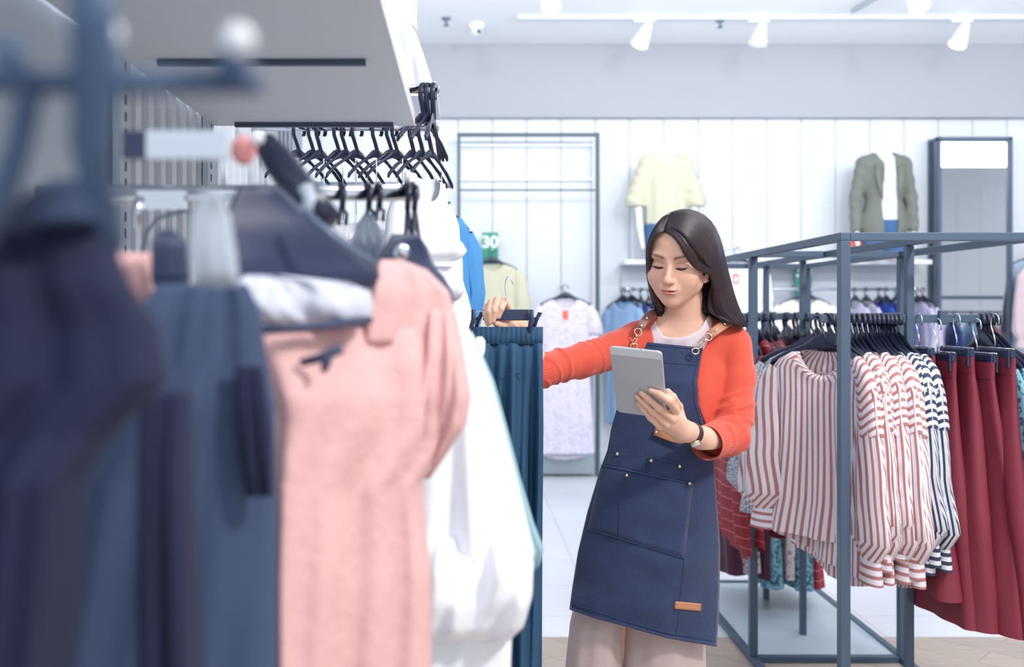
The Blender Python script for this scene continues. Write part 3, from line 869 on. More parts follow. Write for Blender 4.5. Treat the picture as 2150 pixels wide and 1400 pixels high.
LH = {  # her left hand, behind the tablet
 'index': FT([(1419, 862, 2.180), (1404, 841, 2.150), (1384, 827, 2.143), (1366, 819, 2.147)], [.0098, .0084, .0077, .0064], 1),
 'middle': FT([(1411, 879, 2.182), (1383, 856, 2.146), (1360, 836, 2.141), (1346, 825, 2.147)], [.0098, .0086, .0078, .0065], 1),
 'ring': FT([(1398, 890, 2.188), (1371, 864, 2.150), (1352, 846, 2.144), (1338, 833, 2.150)], [.0094, .0082, .0074, .0062], 1),
 'little': FT([(1384, 894, 2.196), (1366, 877, 2.160), (1352, 861, 2.152), (1340, 846, 2.155)], [.0086, .0072, .0065, .0056], 1),
 'thumb': FT([(1430, 884, 2.222), (1424, 853, 2.212), (1412, 834, 2.206), (1402, 822, 2.200)], [.0130, .0105, .0095, .0075], 2, 1)}
def lhand_sdf(p):
    palm = s_cap(p, W(1413, 872, 2.192), W(1434, 900, 2.240), .0150, .0190)
    palm = smin(palm, s_cap(p, W(1393, 893, 2.202), W(1430, 909, 2.250), .0125, .0180), .018)
    palm = smin(palm, s_cap(p, W(1404, 884, 2.196), W(1432, 904, 2.245), .0140, .0190), .016)
    d = smin(palm, chain(p, FW([(1434, 903, 2.245), (1446, 907, 2.270), (1480, 922, 2.330), (1528, 925, 2.415)], [.0220, .0235, .0300, .0370]), .01), .018)
    d = smin(d, chain(p, LH['thumb']), .008)
    f = None
    for k in ('index', 'middle', 'ring', 'little'):
        g = chain(p, LH[k], .006)
        f = g if f is None else smin(f, g, .0022)
    d = smin(d, f, .007)
    return d
RH = {  # her right hand, closed over the hanger bar
 'index': FW([(1064, 645, 2.182), (1058, 633, 2.160), (1052, 648, 2.135), (1046, 664, 2.137)], [.0100, .0086, .0078, .0066]),
 'middle': FW([(1053, 640, 2.186), (1044, 630, 2.160), (1038, 652, 2.133), (1035, 673, 2.137)], [.0098, .0084, .0078, .0066]),
 'ring': FW([(1043, 643, 2.190), (1031, 635, 2.162), (1027, 655, 2.134), (1029, 677, 2.139)], [.0094, .0080, .0074, .0062]),
 'little': FW([(1036, 652, 2.192), (1022, 644, 2.166), (1019, 660, 2.140), (1024, 680, 2.144)], [.0085, .0070, .0064, .0055]),
 'thumb': FW([(1086, 680, 2.215), (1074, 690, 2.185), (1056, 685, 2.160), (1042, 679, 2.150)], [.0125, .0110, .0098, .0080])}
def rhand_sdf(p):
    palm = s_cap(p, W(1060, 652, 2.192), W(1088, 686, 2.225), .0150, .0200)
    palm = smin(palm, s_cap(p, W(1041, 655, 2.200), W(1080, 690, 2.230), .0135, .0180), .018)
    d = smin(palm, chain(p, FW([(1086, 690, 2.230), (1100, 730, 2.262), (1148, 780, 2.325)], [.0230, .0255, .0290]), .01), .018)
    d = smin(d, chain(p, RH['thumb']), .008)
    f = None
    for k in ('index', 'middle', 'ring', 'little'):
        g = chain(p, RH[k], .003)
        f = g if f is None else smin(f, g, .0018)
    return smin(d, f, .006)

def rough_body(p):
    """the hidden body under the clothes"""
    d = s_ell(p, W(1425, 830, 2.52), (.14, .085, .20))
    d = smin(d, s_ell(p, (0.50, 2.53, 0.93), (.105, .075, .16)), .05)
    d = smin(d, s_ell(p, (0.475, 2.54, 0.78), (.13, .085, .11)), .05)
    for s, x0, x1 in ((-1, .40, .365), (1, .55, .55)):
        d = smin(d, s_cap(p, (x0, 2.54, .78), (x1 + .01, 2.53, .46), .075, .05), .03)
        d = smin(d, s_cap(p, (x1 + .01, 2.53, .46), (x1, 2.55, .09), .048, .033), .02)
        d = smin(d, s_cap(p, (x1, 2.55, .05), (x1 - .02, 2.44, .035), .033, .025), .02)
    d = smin(d, chain(p, FW([(1538, 728, 2.50), (1535, 920, 2.44)], [.040, .037])), .03)
    d = smin(d, chain(p, FW([(1330, 720, 2.47), (1230, 752, 2.39), (1150, 775, 2.325)], [.040, .034, .034])), .03)
    return d

parts = [nets(upper_sdf, (0.34, 2.25, 1.20), (0.74, 2.62, 1.63), .0023)]
parts.append(nets(lhand_sdf, (0.36, 2.11, 1.02), (0.70, 2.47, 1.20), .0017))
parts.append(nets(rhand_sdf, (0.03, 2.10, 1.19), (0.24, 2.38, 1.42), .0017))
parts.append(nets(rough_body, (0.12, 2.35, 0.0), (0.76, 2.66, 1.30), .011))
nhead = len(parts[0][0])
bv, bf = joinvf(parts)
col = np.tile(np.array(rgb(232, 188, 166), np.float32), (len(bv), 1))
q = to_local(bv[:nhead].astype(np.float32)); ax = np.abs(q[:, 0]); front = q[:, 1] < -.045
def blend(mask, c, a=1.0):
    m = (mask * a)[:, None]; col[:nhead] = col[:nhead] * (1 - m) + np.array(rgb(*c), np.float32) * m
g = lambda x, s: np.exp(-(x / s) ** 2)
blend(g(ax - .040, .018) * g(q[:, 2] + .036, .018) * front, (226, 160, 146), .22)   # cheeks
blend(g(q[:, 0], .012) * g(q[:, 2] + .036, .012) * front, (222, 160, 140), .25)
blend(g(ax - .031, .020) * g(q[:, 2] - .004, .010) * front, (196, 146, 130), .45)    # lids
cx_ = np.clip((ax - .0150) / .0300, 0, 1)
blend(g(q[:, 2] - (.0012 + .0040 * np.sin(cx_ * pi) - .002 * cx_), .0011) * (ax > .015) * (ax < .045) * front, (150, 100, 88), .5)   # lid crease, its shade drawn as a dark line in the skin colour
blend(g(ax - .0062, .0040) * g(q[:, 2] + .0470, .0022) * (q[:, 1] < -.088), (140, 84, 74), .6)   # nostrils, their dark shading put into the skin colour
# lips
xl = ax / .0225
top = -.0652 + .0018 * xl ** 2 + .0065 * np.clip(1 - xl ** 2, 0, 1) - .002 * g(ax, .004)
bot = -.0652 + .0018 * xl ** 2 - .0105 * np.clip(1 - xl ** 2, 0, 1)
lipm = 1 / (1 + np.exp(-(np.minimum(top - q[:, 2], q[:, 2] - bot)) / .0007)) * (xl < 1.02) * (q[:, 1] < -.07)
blend(lipm, (206, 118, 112), .75)
# brows
bx = np.clip((ax - .0095) / .040, 0, 1)
bz = .0155 + .0072 * np.sin(bx * 2.1)
bw = .0038 * (1 - .6 * bx ** 2)
bm = 1 / (1 + np.exp(-(bw - np.abs(q[:, 2] - bz)) / .0009)) * (ax > .0095) * (ax < .0495) * front
blend(bm, (86, 60, 60), .85 * np.clip(bx * 5 + .3, 0, 1))
body = mesh_np('body', (bv, bf), M_skin, None, 1, col); wchild(body)

# ---- eyes: dark lash line with a sliver of iris under each lowered lid
for s in (-1, 1):
    pts = []; rr = []
    for i in range(13):
        t = i / 12; x = .0145 + .028 * t
        z = -.0088 - .0022 * math.sin(t * pi) + .0020 * t
        # march onto the face surface
        y = -.12
        for _ in range(40):
            w_ = to_world(np.array([[s * x, y, z]], np.float32)); dd = float(head_sdf(w_)[0])
            y += dd * .8
        pts.append(Vector(to_world(np.array([[s * x, y - .0004, z]], np.float32))[0])); rr.append((.0007 + .0026 * math.sin(pi * min(1, t * 1.02)) ** .8, .0011))
    m = MB(); m.tube(pts, rr, 8); wchild(m.build('eyelashes', mat('dark_lashes', (38, 26, 34), 0.6)))
    # earrings
    if s == 1:
        c_ = to_world(np.array([[.0770, .000, -.0580]], np.float32))[0]
        m = MB(); m.sphere(c_, .0026); wchild(m.build('earring', M_gold))

# ---- hair
m = MB()
GB = [[(1396, 484, 2.312), (1411, 491, 2.300), (1427, 508, 2.293), (1442, 535, 2.292), (1460, 560, 2.306), (1480, 572, 2.332), (1498, 582, 2.375), (1490, 622, 2.430), (1492, 652, 2.425), (1518, 672, 2.41)],
      [(1397, 480, 2.316), (1415, 487, 2.300), (1434, 504, 2.290), (1450, 530, 2.290), (1464, 549, 2.304), (1482, 562, 2.335), (1502, 578, 2.380), (1493, 622, 2.430), (1496, 652, 2.425), (1520, 670, 2.41)]]
G = [[(1397, 479, 2.318), (1425, 482, 2.297), (1449, 508, 2.292), (1466, 530, 2.312), (1482, 552, 2.340), (1500, 578, 2.382), (1496, 622, 2.425), (1499, 650, 2.425), (1515, 666, 2.415), (1532, 676, 2.41)],
     [(1400, 470, 2.328), (1440, 468, 2.310), (1475, 498, 2.318), (1497, 546, 2.345), (1504, 590, 2.375), (1508, 622, 2.395), (1516, 648, 2.405), (1528, 664, 2.41), (1540, 675, 2.415), (1550, 683, 2.42)],
     [(1405, 458, 2.345), (1450, 455, 2.335), (1491, 484, 2.355), (1512, 536, 2.385), (1522, 585, 2.405), (1531, 622, 2.415), (1540, 648, 2.42), (1550, 664, 2.43), (1558, 676, 2.435), (1564, 684, 2.44)],
     [(1410, 450, 2.375), (1445, 443, 2.390), (1485, 462, 2.415), (1509, 503, 2.435), (1522, 556, 2.450), (1534, 600, 2.455), (1544, 632, 2.46), (1553, 655, 2.46), (1560, 670, 2.465), (1566, 686, 2.47)],
     [(1415, 452, 2.430), (1445, 448, 2.455), (1478, 466, 2.480), (1498, 508, 2.500), (1508, 556, 2.510), (1518, 600, 2.515), (1528, 632, 2.52), (1538, 655, 2.52), (1545, 670, 2.525), (1550, 690, 2.53)],
     [(1415, 456, 2.450), (1430, 452, 2.485), (1445, 470, 2.510), (1455, 508, 2.525), (1462, 556, 2.530), (1470, 600, 2.530), (1480, 632, 2.53), (1490, 655, 2.54), (1500, 680, 2.55), (1505, 700, 2.56)]]
H = [[(1394, 484, 2.312), (1381, 489, 2.308), (1370, 503, 2.316), (1364, 525, 2.335), (1363, 552, 2.355), (1364, 580, 2.385), (1371, 612, 2.42), (1386, 640, 2.44), (1398, 662, 2.455)],
     [(1397, 474, 2.322), (1381, 482, 2.315), (1368, 500, 2.328), (1362, 525, 2.350), (1361, 552, 2.375), (1362, 580, 2.400), (1368, 612, 2.43), (1380, 640, 2.445), (1388, 664, 2.455)],
     [(1404, 460, 2.345), (1387, 470, 2.345), (1371, 492, 2.365), (1363, 520, 2.385), (1361, 552, 2.405), (1363, 580, 2.425), (1367, 612, 2.445), (1374, 640, 2.46), (1380, 662, 2.47)],
     [(1410, 452, 2.385), (1394, 458, 2.400), (1378, 480, 2.425), (1369, 512, 2.445), (1366, 552, 2.455), (1367, 580, 2.465), (1372, 612, 2.47), (1380, 640, 2.48), (1388, 664, 2.49)],
     [(1413, 454, 2.430), (1405, 456, 2.470), (1392, 480, 2.500), (1384, 512, 2.510), (1384, 552, 2.515), (1388, 580, 2.520), (1393, 612, 2.52), (1400, 640, 2.52), (1408, 664, 2.52)]]
def cr(pts, t):
    n = len(pts) - 1; f = min(max(t * n, 0), n - 1e-6); i = int(f); u = f - i
    p0, p1, p2, p3 = pts[max(i - 1, 0)], pts[i], pts[i + 1], pts[min(i + 2, n)]
    return 0.5 * ((2 * p1) + (-p0 + p2) * u + (2 * p0 - 5 * p1 + 4 * p2 - p3) * u * u + (-p0 + 3 * p1 - 3 * p2 + p3) * u ** 3)
hr = random.Random(3)
def locks(Gs, count, r0, inward):
    Gp = [[Vector(P(*a)) for a in g_] for g_ in Gs]
    for i in range(count):
        s_ = (i + hr.uniform(.1, .9)) / count
        tr_ = hr.uniform(0.94, 1.03); ph = hr.uniform(0, 6); aw = hr.uniform(.0005, .0022); dp = hr.uniform(-.001, .004)
        path = []; rr = []
        N = 26
        for j in range(N):
            t = j / (N - 1) * min(tr_, 1.0)
            row = [cr(gp, t) for gp in Gp]
            p_ = cr(row, s_)
            p_ = p_ + Vector((aw * sin(ph + 7 * t), dp, aw * cos(ph * 2 + 5 * t))) * (t * 1.2)
            path.append(p_)
            rr.append((r0 * (0.75 + .5 * sin(pi * min(1, t * 1.3 + .1))) * (1 - max(0, t - .88) * 6.5) + .0004, r0 * .5 * (1 - max(0, t - .88) * 6) + .0003))
        m.tube(path, rr, 6, up=(0.2, -0.3, 1) if False else None, cap=True)
locks(GB, 26, .0040, 1)
locks(G, 170, .0048, 1)
locks(H, 80, .0042, -1)
hair = m.build('hair', M_hair); wchild(hair)
# under layer that closes the crown
def cap_sdf(p):
    q = to_local(p)
    d = s_ell(q, (.004, .020, .034), (.0725, .093, .0805))
    d = smax(d, -(q[:, 1] * .72 + q[:, 2] * .62 + .012 + np.abs(q[:, 0]) * .25), .004)
    back = s_cap(p, W(1450, 560, 2.49), W(1462, 665, 2.53), .055, .045)
    d = smin(d, back, .03)
    return d
under = mesh_np('hair_underlayer', nets(cap_sdf, (0.40, 2.28, 1.28), (0.70, 2.62, 1.64), .004), M_hair, None, 1); wchild(under)

# ---- cardigan
def lut(y, tab):
    return np.interp(y, [a for a, _ in tab], [b_ for _, b_ in tab])
LAP_L = [(600, 1408), (640, 1402), (655, 1395), (670, 1381), (687, 1365), (716, 1352), (760, 1342), (900, 1290), (1000, 1280)]
LAP_R = [(600, 1492), (640, 1488), (655, 1489), (664, 1492), (680, 1487), (699, 1480), (727, 1475), (745, 1470), (800, 1462), (850, 1465), (900, 1483), (950, 1500), (1000, 1505)]
def cardigan_sdf(p):
    px, py = proj(p)
    d = s_ell(p, W(1424, 806, 2.52), (.142, .110, .205))
    d = smin(d, s_ell(p, W(1408, 930, 2.52), (.136, .105, .17)), .04)
    d = smin(d, s_cap(p, W(1428, 694, 2.50), W(1536, 722, 2.495), .054, .050), .03)
    d = smin(d, s_cap(p, W(1428, 694, 2.50), W(1340, 716, 2.468), .054, .050), .03)
    # soft folds on the front panel
    d = d + (.0020 * np.sin(px / 8.0 + py / 55.0) + .0050 * np.sin(px / 19.0 - 1.2 + py / 140.0) + .0035 * np.maximum(0, np.sin((px * .9 + py * .55) / 13.0)) ** 2 * np.exp(-((px - 1505) / 30.0) ** 2 - ((py - 770) / 60.0) ** 2) / np.clip((py - 740) / 60, .2, 1)) * np.clip((py - 740) / 60, 0, 1)
    # lower edge
    d = smax(d, CAMZ - (965 - 650) / F * 2.45 - p[:, 2], .004)
    # opening at the front and the neck
    r = np.maximum(lut(py, LAP_L) - px, px - lut(py, LAP_R)) / 833.0
    r = np.maximum(r, p[:, 1] - 2.50)
    d = smax(d, -r, .005)
    d = smax(d, -(s_cap(p, W(1434, 610, 2.45), W(1428, 700, 2.49), .056, .060)), .004)
    # left sleeve (image right)
    def arm(pts, wr):
        dd = None; base = 0
        for (a, ra), (c_, rc) in zip(pts[:-1], pts[1:]):
            a3, c3 = np.array(a), np.array(c_); ab = c3 - a3; L = np.linalg.norm(ab)
            t = np.clip(((p - a3) @ ab) / (L * L), 0, 1)
            s_ = np.sqrt(((p - a3 - t[:, None] * ab) ** 2).sum(-1)) - (ra + (rc - ra) * t)
            u = base + t * L
            s_ = s_ + wr(u)
            dd = s_ if dd is None else smin(dd, s_, .012); base += L
        return dd
    tw = p[:, 0] * 9 + p[:, 2] * 5
    A = FW([(1538, 724, 2.492), (1544, 790, 2.485), (1541, 870, 2.455), (1530, 914, 2.425), (1492, 927, 2.345)], [.049, .050, .048, .047, .040])
    dl = arm(A, lambda u: -.0062 * np.maximum(0, np.sin((u + p[:, 0] * .45) * 2 * pi / .040)) ** 2 * np.clip((u - .11) / .05, 0, 1) - .0012 * np.sin(u * 90 + tw * 2) * (u > .05))
    cutl = ((p - W(1503, 923, 2.370)) @ (lambda v: v / np.linalg.norm(v))(W(1492, 927, 2.345) - W(1530, 914, 2.425)))
    dl = smax(dl, cutl, .003)
    B_ = FW([(1338, 716, 2.466), (1290, 736, 2.430), (1225, 756, 2.380), (1140, 776, 2.310), (1110, 785, 2.285)], [.050, .046, .041, .0395, .0390])
    dr = arm(B_, lambda u: -.0050 * np.maximum(0, np.sin((u + .012 * np.sin(u * 47) - (p[:, 2] - 1.2) * (.25 + .5 * np.sin(u * 23))) * 2 * pi / .048 + 1)) ** 4 * np.clip((u - .10) / .05, 0, 1))
    cutr = ((p - W(1122, 781, 2.293)) @ (lambda v: v / np.linalg.norm(v))(W(1110, 785, 2.285) - W(1225, 756, 2.380)))
    dr = smax(dr, cutr, .003)
    return smin(smin(d, dl, .004), dr, .010)
card = mesh_np('cardigan', nets(cardigan_sdf, (0.10, 2.22, 0.95), (0.78, 2.68, 1.42), .0034), M_card, None, 1); wchild(card)
# ribbed cuffs
def cuff(a, bb, ra, rb, name='cuff', n=200, ribs=40):
    a, bb = Vector(a), Vector(bb); mm = MB()
    path = [a.lerp(bb, i / 6) for i in range(7)]
    mm.tube(path, [ra + (rb - ra) * i / 6 for i in range(7)], n, cap=False, fold=lambda th, t: 0.014 * math.sin(ribs * th))
    mm.tube([bb.lerp(a, .02), bb.lerp(a, .35)], [rb * 1.0, rb * .90], n, cap=False)
    o = mm.build(name, M_card); wchild(o); return o
cuff(W(1514, 920, 2.390), W(1483, 930, 2.328), .0465, .0425)
cuff(W(1146, 774, 2.315), W(1104, 786, 2.280), .0425, .0415)

# ---- blouse under the apron
NL = [(1330, 600), (1372, 656), (1380, 684), (1392, 704), (1410, 709), (1427, 709), (1446, 704), (1462, 696), (1474, 684), (1486, 664), (1520, 600)]
def blouse_sdf(p):
    px, py = proj(p)
    d = smin(s_cap(p, W(1428, 694, 2.50), W(1530, 722, 2.50), .0475, .0435), s_cap(p, W(1428, 694, 2.50), W(1338, 716, 2.47), .0475, .0435), .05)
    d = smin(d, s_ell(p, W(1425, 812, 2.52), (.136, .0985, .201)), .05)
    d = smin(d, s_cap(p, W(1436, 622, 2.445), W(1428, 705, 2.485), .0490, .0530), .05)
    d = d + .0012 * np.sin(px / 5.0 + py / 30)
    up = (np.interp(px, [a for a, _ in NL], [b_ for _, b_ in NL]) - py) / 833.0
    d = smax(d, up, .002)
    d = smax(d, .98 - p[:, 2], .004)
    return d
bl = mesh_np('blouse', nets(blouse_sdf, (0.36, 2.38, 0.96), (0.74, 2.64, 1.36), .0036), M_blouse, None, 1); wchild(bl)

# ---- denim apron, a sheet of cloth following the body
AL = [(716, 1330), (760, 1322), (800, 1315), (870, 1292), (900, 1284), (945, 1276), (985, 1261), (1075, 1234), (1160, 1214), (1230, 1203), (1275, 1197), (1400, 1190)]
AR = [(716, 1479), (745, 1472), (800, 1462), (850, 1466), (900, 1480), (960, 1497), (1050, 1504), (1150, 1511), (1230, 1510), (1290, 1508), (1355, 1504), (1400, 1502)]
def top_y(u): return 716 + u * 14
def bot_y(u): return 1277 + 80 * (u ** 0.85)
def apron_pt(px, py, off=0.0):
    xl = np.interp(py, [a for a, _ in AL], [b_ for _, b_ in AL]); xr = np.interp(py, [a for a, _ in AR], [b_ for _, b_ in AR])
    xc = np.interp(py, [716, 900, 1000, 1300], [1420, 1395, 1380, 1350]); hw_ = np.interp(py, [716, 850, 1000, 1300], [150, 150, 155, 175])
    f = max(0.02, 1 - min(1, abs(px - xc) / hw_) ** 2)
    bul = np.interp(py, [716, 800, 900, 1000, 1100, 1350], [.105, .128, .120, .128, .135, .13])
    d = 2.515 - bul * f ** 0.55
    k = min(1, max(0, (py - 1020) / 120))
    d += k * (.0045 * sin(py / 17.0 + sin(px / 60.0) * 2.0) * cos(px / 75.0) + .003 * sin(px / 23.0 + py / 50.0) + .004 * sin((px * .5 + py) / 31.0))
    d += .002 * sin(px / 31.0 + py / 21.0)
    return P(px, py, d - off)
rows, uvs = [], []
NU, NV = 60, 120
for j in range(NV + 1):
    v = j / NV; row = []; uv = []
    for i in range(NU + 1):
        u = i / NU
        py = top_y(u) * (1 - v) + bot_y(u) * v
        xl = np.interp(py, [a for a, _ in AL], [b_ for _, b_ in AL]); xr = np.interp(py, [a for a, _ in AR], [b_ for _, b_ in AR])
        px = xl + (xr - xl) * u
        row.append(apron_pt(px, py)); uv.append((u, v))
    rows.append(row); uvs.append(uv)
m = MB(); m.grid(rows, uvs)
ap = m.build('apron', M_denim, solid=0.0035); wchild(ap)
def ap_child(o):
    o.parent = ap; o.matrix_parent_inverse = Matrix.Translation(-Vector(WOMAN.location)); return o
ap.matrix_parent_inverse = Matrix.Translation(-Vector(WOMAN.location))
def ap_path(pts, r, name, M, off=.003, n=14, flat=(1, 1)):
    path = []
    for a, c_ in zip(pts[:-1], pts[1:]):
        for i in range(n): path.append(apron_pt(a[0] + (c_[0] - a[0]) * i / n, a[1] + (c_[1] - a[1]) * i / n, off))
    path.append(apron_pt(*pts[-1], off))
    mm = MB(); mm.tube(path, r, 6, up=(0, -1, 0)); return ap_child_of(mm.build(name, M))
def ap_child_of(o):
    o.parent = ap; return o
def ap_patch(c4, name, M, off=.003, solid=.002, nu=16, nv=12):
    (x0, y0), (x1, y1), (x2, y2), (x3, y3) = c4     # TL TR BR BL
    rr_ = []
    for j in range(nv + 1):
        v = j / nv; row = []
        for i in range(nu + 1):
            u = i / nu
            px = (x0 * (1 - u) + x1 * u) * (1 - v) + (x3 * (1 - u) + x2 * u) * v
            py = (y0 * (1 - u) + y1 * u) * (1 - v) + (y3 * (1 - u) + y2 * u) * v
            row.append(apron_pt(px, py, off))
        rr_.append(row)
    mm = MB(); mm.grid(rr_); return ap_child_of(mm.build(name, M, solid=solid))
pk = ap_patch([(1263, 976), (1455, 1016), (1437, 1172), (1233, 1110)], 'front_pocket', M_denim, .0035, .0025)
ap_path([(1263, 976), (1455, 1016)], (.0024, .0018), 'pocket_hem', M_denim2, .0055)
ap_patch([(1279, 946), (1299, 950), (1297, 982), (1266, 975)], 'side_pocket', M_denim, .003)
ap_path([(1279, 946), (1299, 950), (1297, 982)], (.0013, .0011), 'pocket_hem', M_denim2, .0045, 6)
ap_patch([(1361, 960), (1433, 975), (1429, 1008), (1357, 996)], 'pen_pocket', M_denim, .003)
ap_path([(1357, 996), (1361, 960), (1433, 975), (1429, 1006)], (.0013, .0011), 'pocket_hem', M_denim2, .0045, 8)
for pts in ([(1336, 721), (1476, 734)], [(1468, 742), (1456, 800), (1460, 850), (1474, 900), (1490, 958)], [(1336, 756), (1466, 766)], [(1302, 1010), (1300, 1130)], [(1455, 1016), (1437, 1172), (1420, 1340)], [(1233, 1110), (1437, 1172)], [(1205, 1268), (1300, 1300), (1400, 1328), (1500, 1344)]):
    ap_path(pts, (.0008, .0008), 'seam', M_denim2, .0068 if pts[0][0] in (1233, 1302) else .0030)
ap_path([(1198, 1277), (1250, 1295), (1300, 1308), (1400, 1336), (1503, 1354)], (.0045, .004), 'hem', M_denim, .002, 12)
pt = ap_patch([(1418, 1262), (1472, 1267), (1471, 1283), (1416, 1278)], 'leather_patch', M_tan, .004, .002, 8, 4)
for x, y in ((1367, 967), (1427, 979), (1448, 1015), (1316, 998), (1296, 953)):
    mm = MB(); mm.sphere(apron_pt(x, y, .008), .0042, sc=(1, .5, 1)); ap_child_of(mm.build('rivet', M_gold))
# tan tab at the waist
tb_ = [apron_pt(1374, 906, .012), apron_pt(1395, 912, .016), apron_pt(1415, 920, .020), apron_pt(1436, 925, .026)]
mm = MB(); mm.tube(tb_, [(.0010, .009), (.0012, .0112), (.0012, .0105), (.0010, .009)], 12, up=(0, -1, 0)); o = mm.build('leather_tab', M_tan); ap_child_of(o)
mm = MB(); mm.sphere(apron_pt(1378, 908, .017), .0042, sc=(1, .5, 1)); ap_child_of(mm.build('rivet', M_gold))
# straps with rings, snap hooks and grommets
def strap(pts, wd, Ms, nm='strap'):
    mm = MB(); mm.tube([W(*a) for a in pts], [(.0016, wd)] * len(pts), 12, up=(0.1, -1, 0.5)); return ap_child_of(mm.build(nm, Ms))
def ring(c_, r, nrm, rt, nm, Ms, sx=1.0):
    c_ = Vector(c_); nrm = Vector(nrm).normalized(); a = nrm.orthogonal().normalized(); b2 = nrm.cross(a)
    mm = MB(); mm.tube([c_ + a * cos(t * 2 * pi / 24) * r * sx + b2 * sin(t * 2 * pi / 24) * r for t in range(24)], rt, 8, closed=True); return ap_child_of(mm.build(nm, Ms))
s1 = strap([(1383, 652, 2.50), (1372, 655, 2.455), (1361, 664, 2.415), (1351, 677, 2.396), (1342, 692, 2.388)], .0105, M_tan2); s1['label'] = 'brown leather strap'
s2 = strap([(1560, 690, 2.55), (1550, 672, 2.48), (1532, 674, 2.440), (1512, 687, 2.415), (1489, 704, 2.395)], .0115, M_tan); s2['label'] = 'tan leather strap'
for c_, nrm in (((1340, 697, 2.384), (0, -1, .2)), ((1487, 707, 2.388), (0, -1, .2))):
    ring(W(*c_), .0095, nrm, .0014, 'ring', M_gold, 0.9)
for a, c_ in (((1338, 703, 2.382), (1329, 723, 2.382)), ((1483, 712, 2.384), (1463, 732, 2.382))):
    A_, B2 = Vector(W(*a)), Vector(W(*c_)); mm = MB()
    mm.tube([A_, A_.lerp(B2, .25)], .0035, 8); sd = (B2 - A_).cross(Vector((0, 1, 0))).normalized() * .0045
    mm.tube([A_.lerp(B2, .2), A_.lerp(B2, .35) + sd, A_.lerp(B2, .8) + sd, B2, A_.lerp(B2, .8) - sd, A_.lerp(B2, .5) - sd * .8, A_.lerp(B2, .25)], .0014, 6)
    ap_child_of(mm.build('snap_hook', M_gold))
for c_ in ((1331, 727, 2.388), (1460, 737, 2.384)):
    mm = MB(); cc = Vector(W(*c_)); mm.tube([cc + Vector((cos(t * 2 * pi / 20) * .0085, 0, sin(t * 2 * pi / 20) * .0075)) for t in range(20)], (.0030, .0022), 8, closed=True)
    ap_child_of(mm.build('grommet', M_gold))
for x, y, d_ in ((1358, 668, 2.400), (1347, 684, 2.386), (1522, 680, 2.418), (1504, 693, 2.398)):
    mm = MB(); mm.sphere(W(x, y, d_), .0032, sc=(1, .5, 1)); ap_child_of(mm.build('rivet', M_chrome))

# ---- linen trousers
def legs(name, prof, seed):
    mm = MB(); rws = []
    pr = []
    for a, c_ in zip(prof[:-1], prof[1:]):
        for i in range(6): pr.append([a[k] + (c_[k] - a[k]) * i / 6 for k in range(5)])
    pr.append(prof[-1])
    for z, cx_, cy_, hw_, th_ in pr:
        row = []
        for i in range(49):
            a = 2 * pi * i / 48
            f = 1 + .035 * sin(5 * a + seed + z * 2) + .02 * sin(11 * a + seed * 2)
            row.append((cx_ + cos(a) * hw_ * f, cy_ + sin(a) * th_ * f, z))
        rws.append(row)
    mm.grid(rws); return wchild(mm.build(name, M_linen))
xA = (1254 - 975) / F * 2.5; xB = (1398 - 975) / F * 2.49
legs('trouser_leg', [(.90, xA + .085, 2.53, .07, .09), (.70, xA + .045, 2.535, .072, .090), (.52, xA + .002, 2.53, .071, .085), (.25, xA - .012, 2.53, .085, .095), (.035, xA - .025, 2.53, .10, .11)], 1)
legs('trouser_leg', [(.90, xB - .01, 2.53, .10, .10), (.70, xB, 2.535, .100, .095), (.52, xB, 2.53, .104, .088), (.25, xB, 2.53, .115, .10), (.035, xB, 2.53, .125, .12)], 2.4)
for x in (xA - .02, xB):
    mm = MB(); mm.sphere((x, 2.42, .035), .05, sc=(.9, 2.0, .7)); wchild(mm.build('shoe', mat('white_shoe', (226, 224, 228), .5)))

# ---- wrist watch
wt = MB(); c0, c1 = Vector(W(1447, 907, 2.272)), Vector(W(1455, 911, 2.287)); axw = (c1 - c0).normalized()
wt.tube([c0, c0.lerp(c1, .5), c1], [.0262, .0268, .0268], 28, cap=False)
o = wt.build('watch_strap', mat('dark_brown_strap', (62, 40, 52), .45), solid=.002); wchild(o)
wn = (Vector((-.05, -.80, -.58)) - axw * Vector((-.05, -.80, -.58)).dot(axw)).normalized()
wc = c0.lerp(c1, .5) + wn * .0268
mm = MB(); mm.lathe([(.0115, -.002), (.0130, .001), (.0130, .005), (.0110, .0062)], wc, wn, 24); o = mm.build('watch_case', M_gold); wchild(o)
mm = MB(); mm.lathe([(.0108, .0055), (.0108, .0068), (.002, .0070)], wc, wn, 24); o = mm.build('watch_face', mat('watch_face_white', (236, 236, 240), .2)); wchild(o)

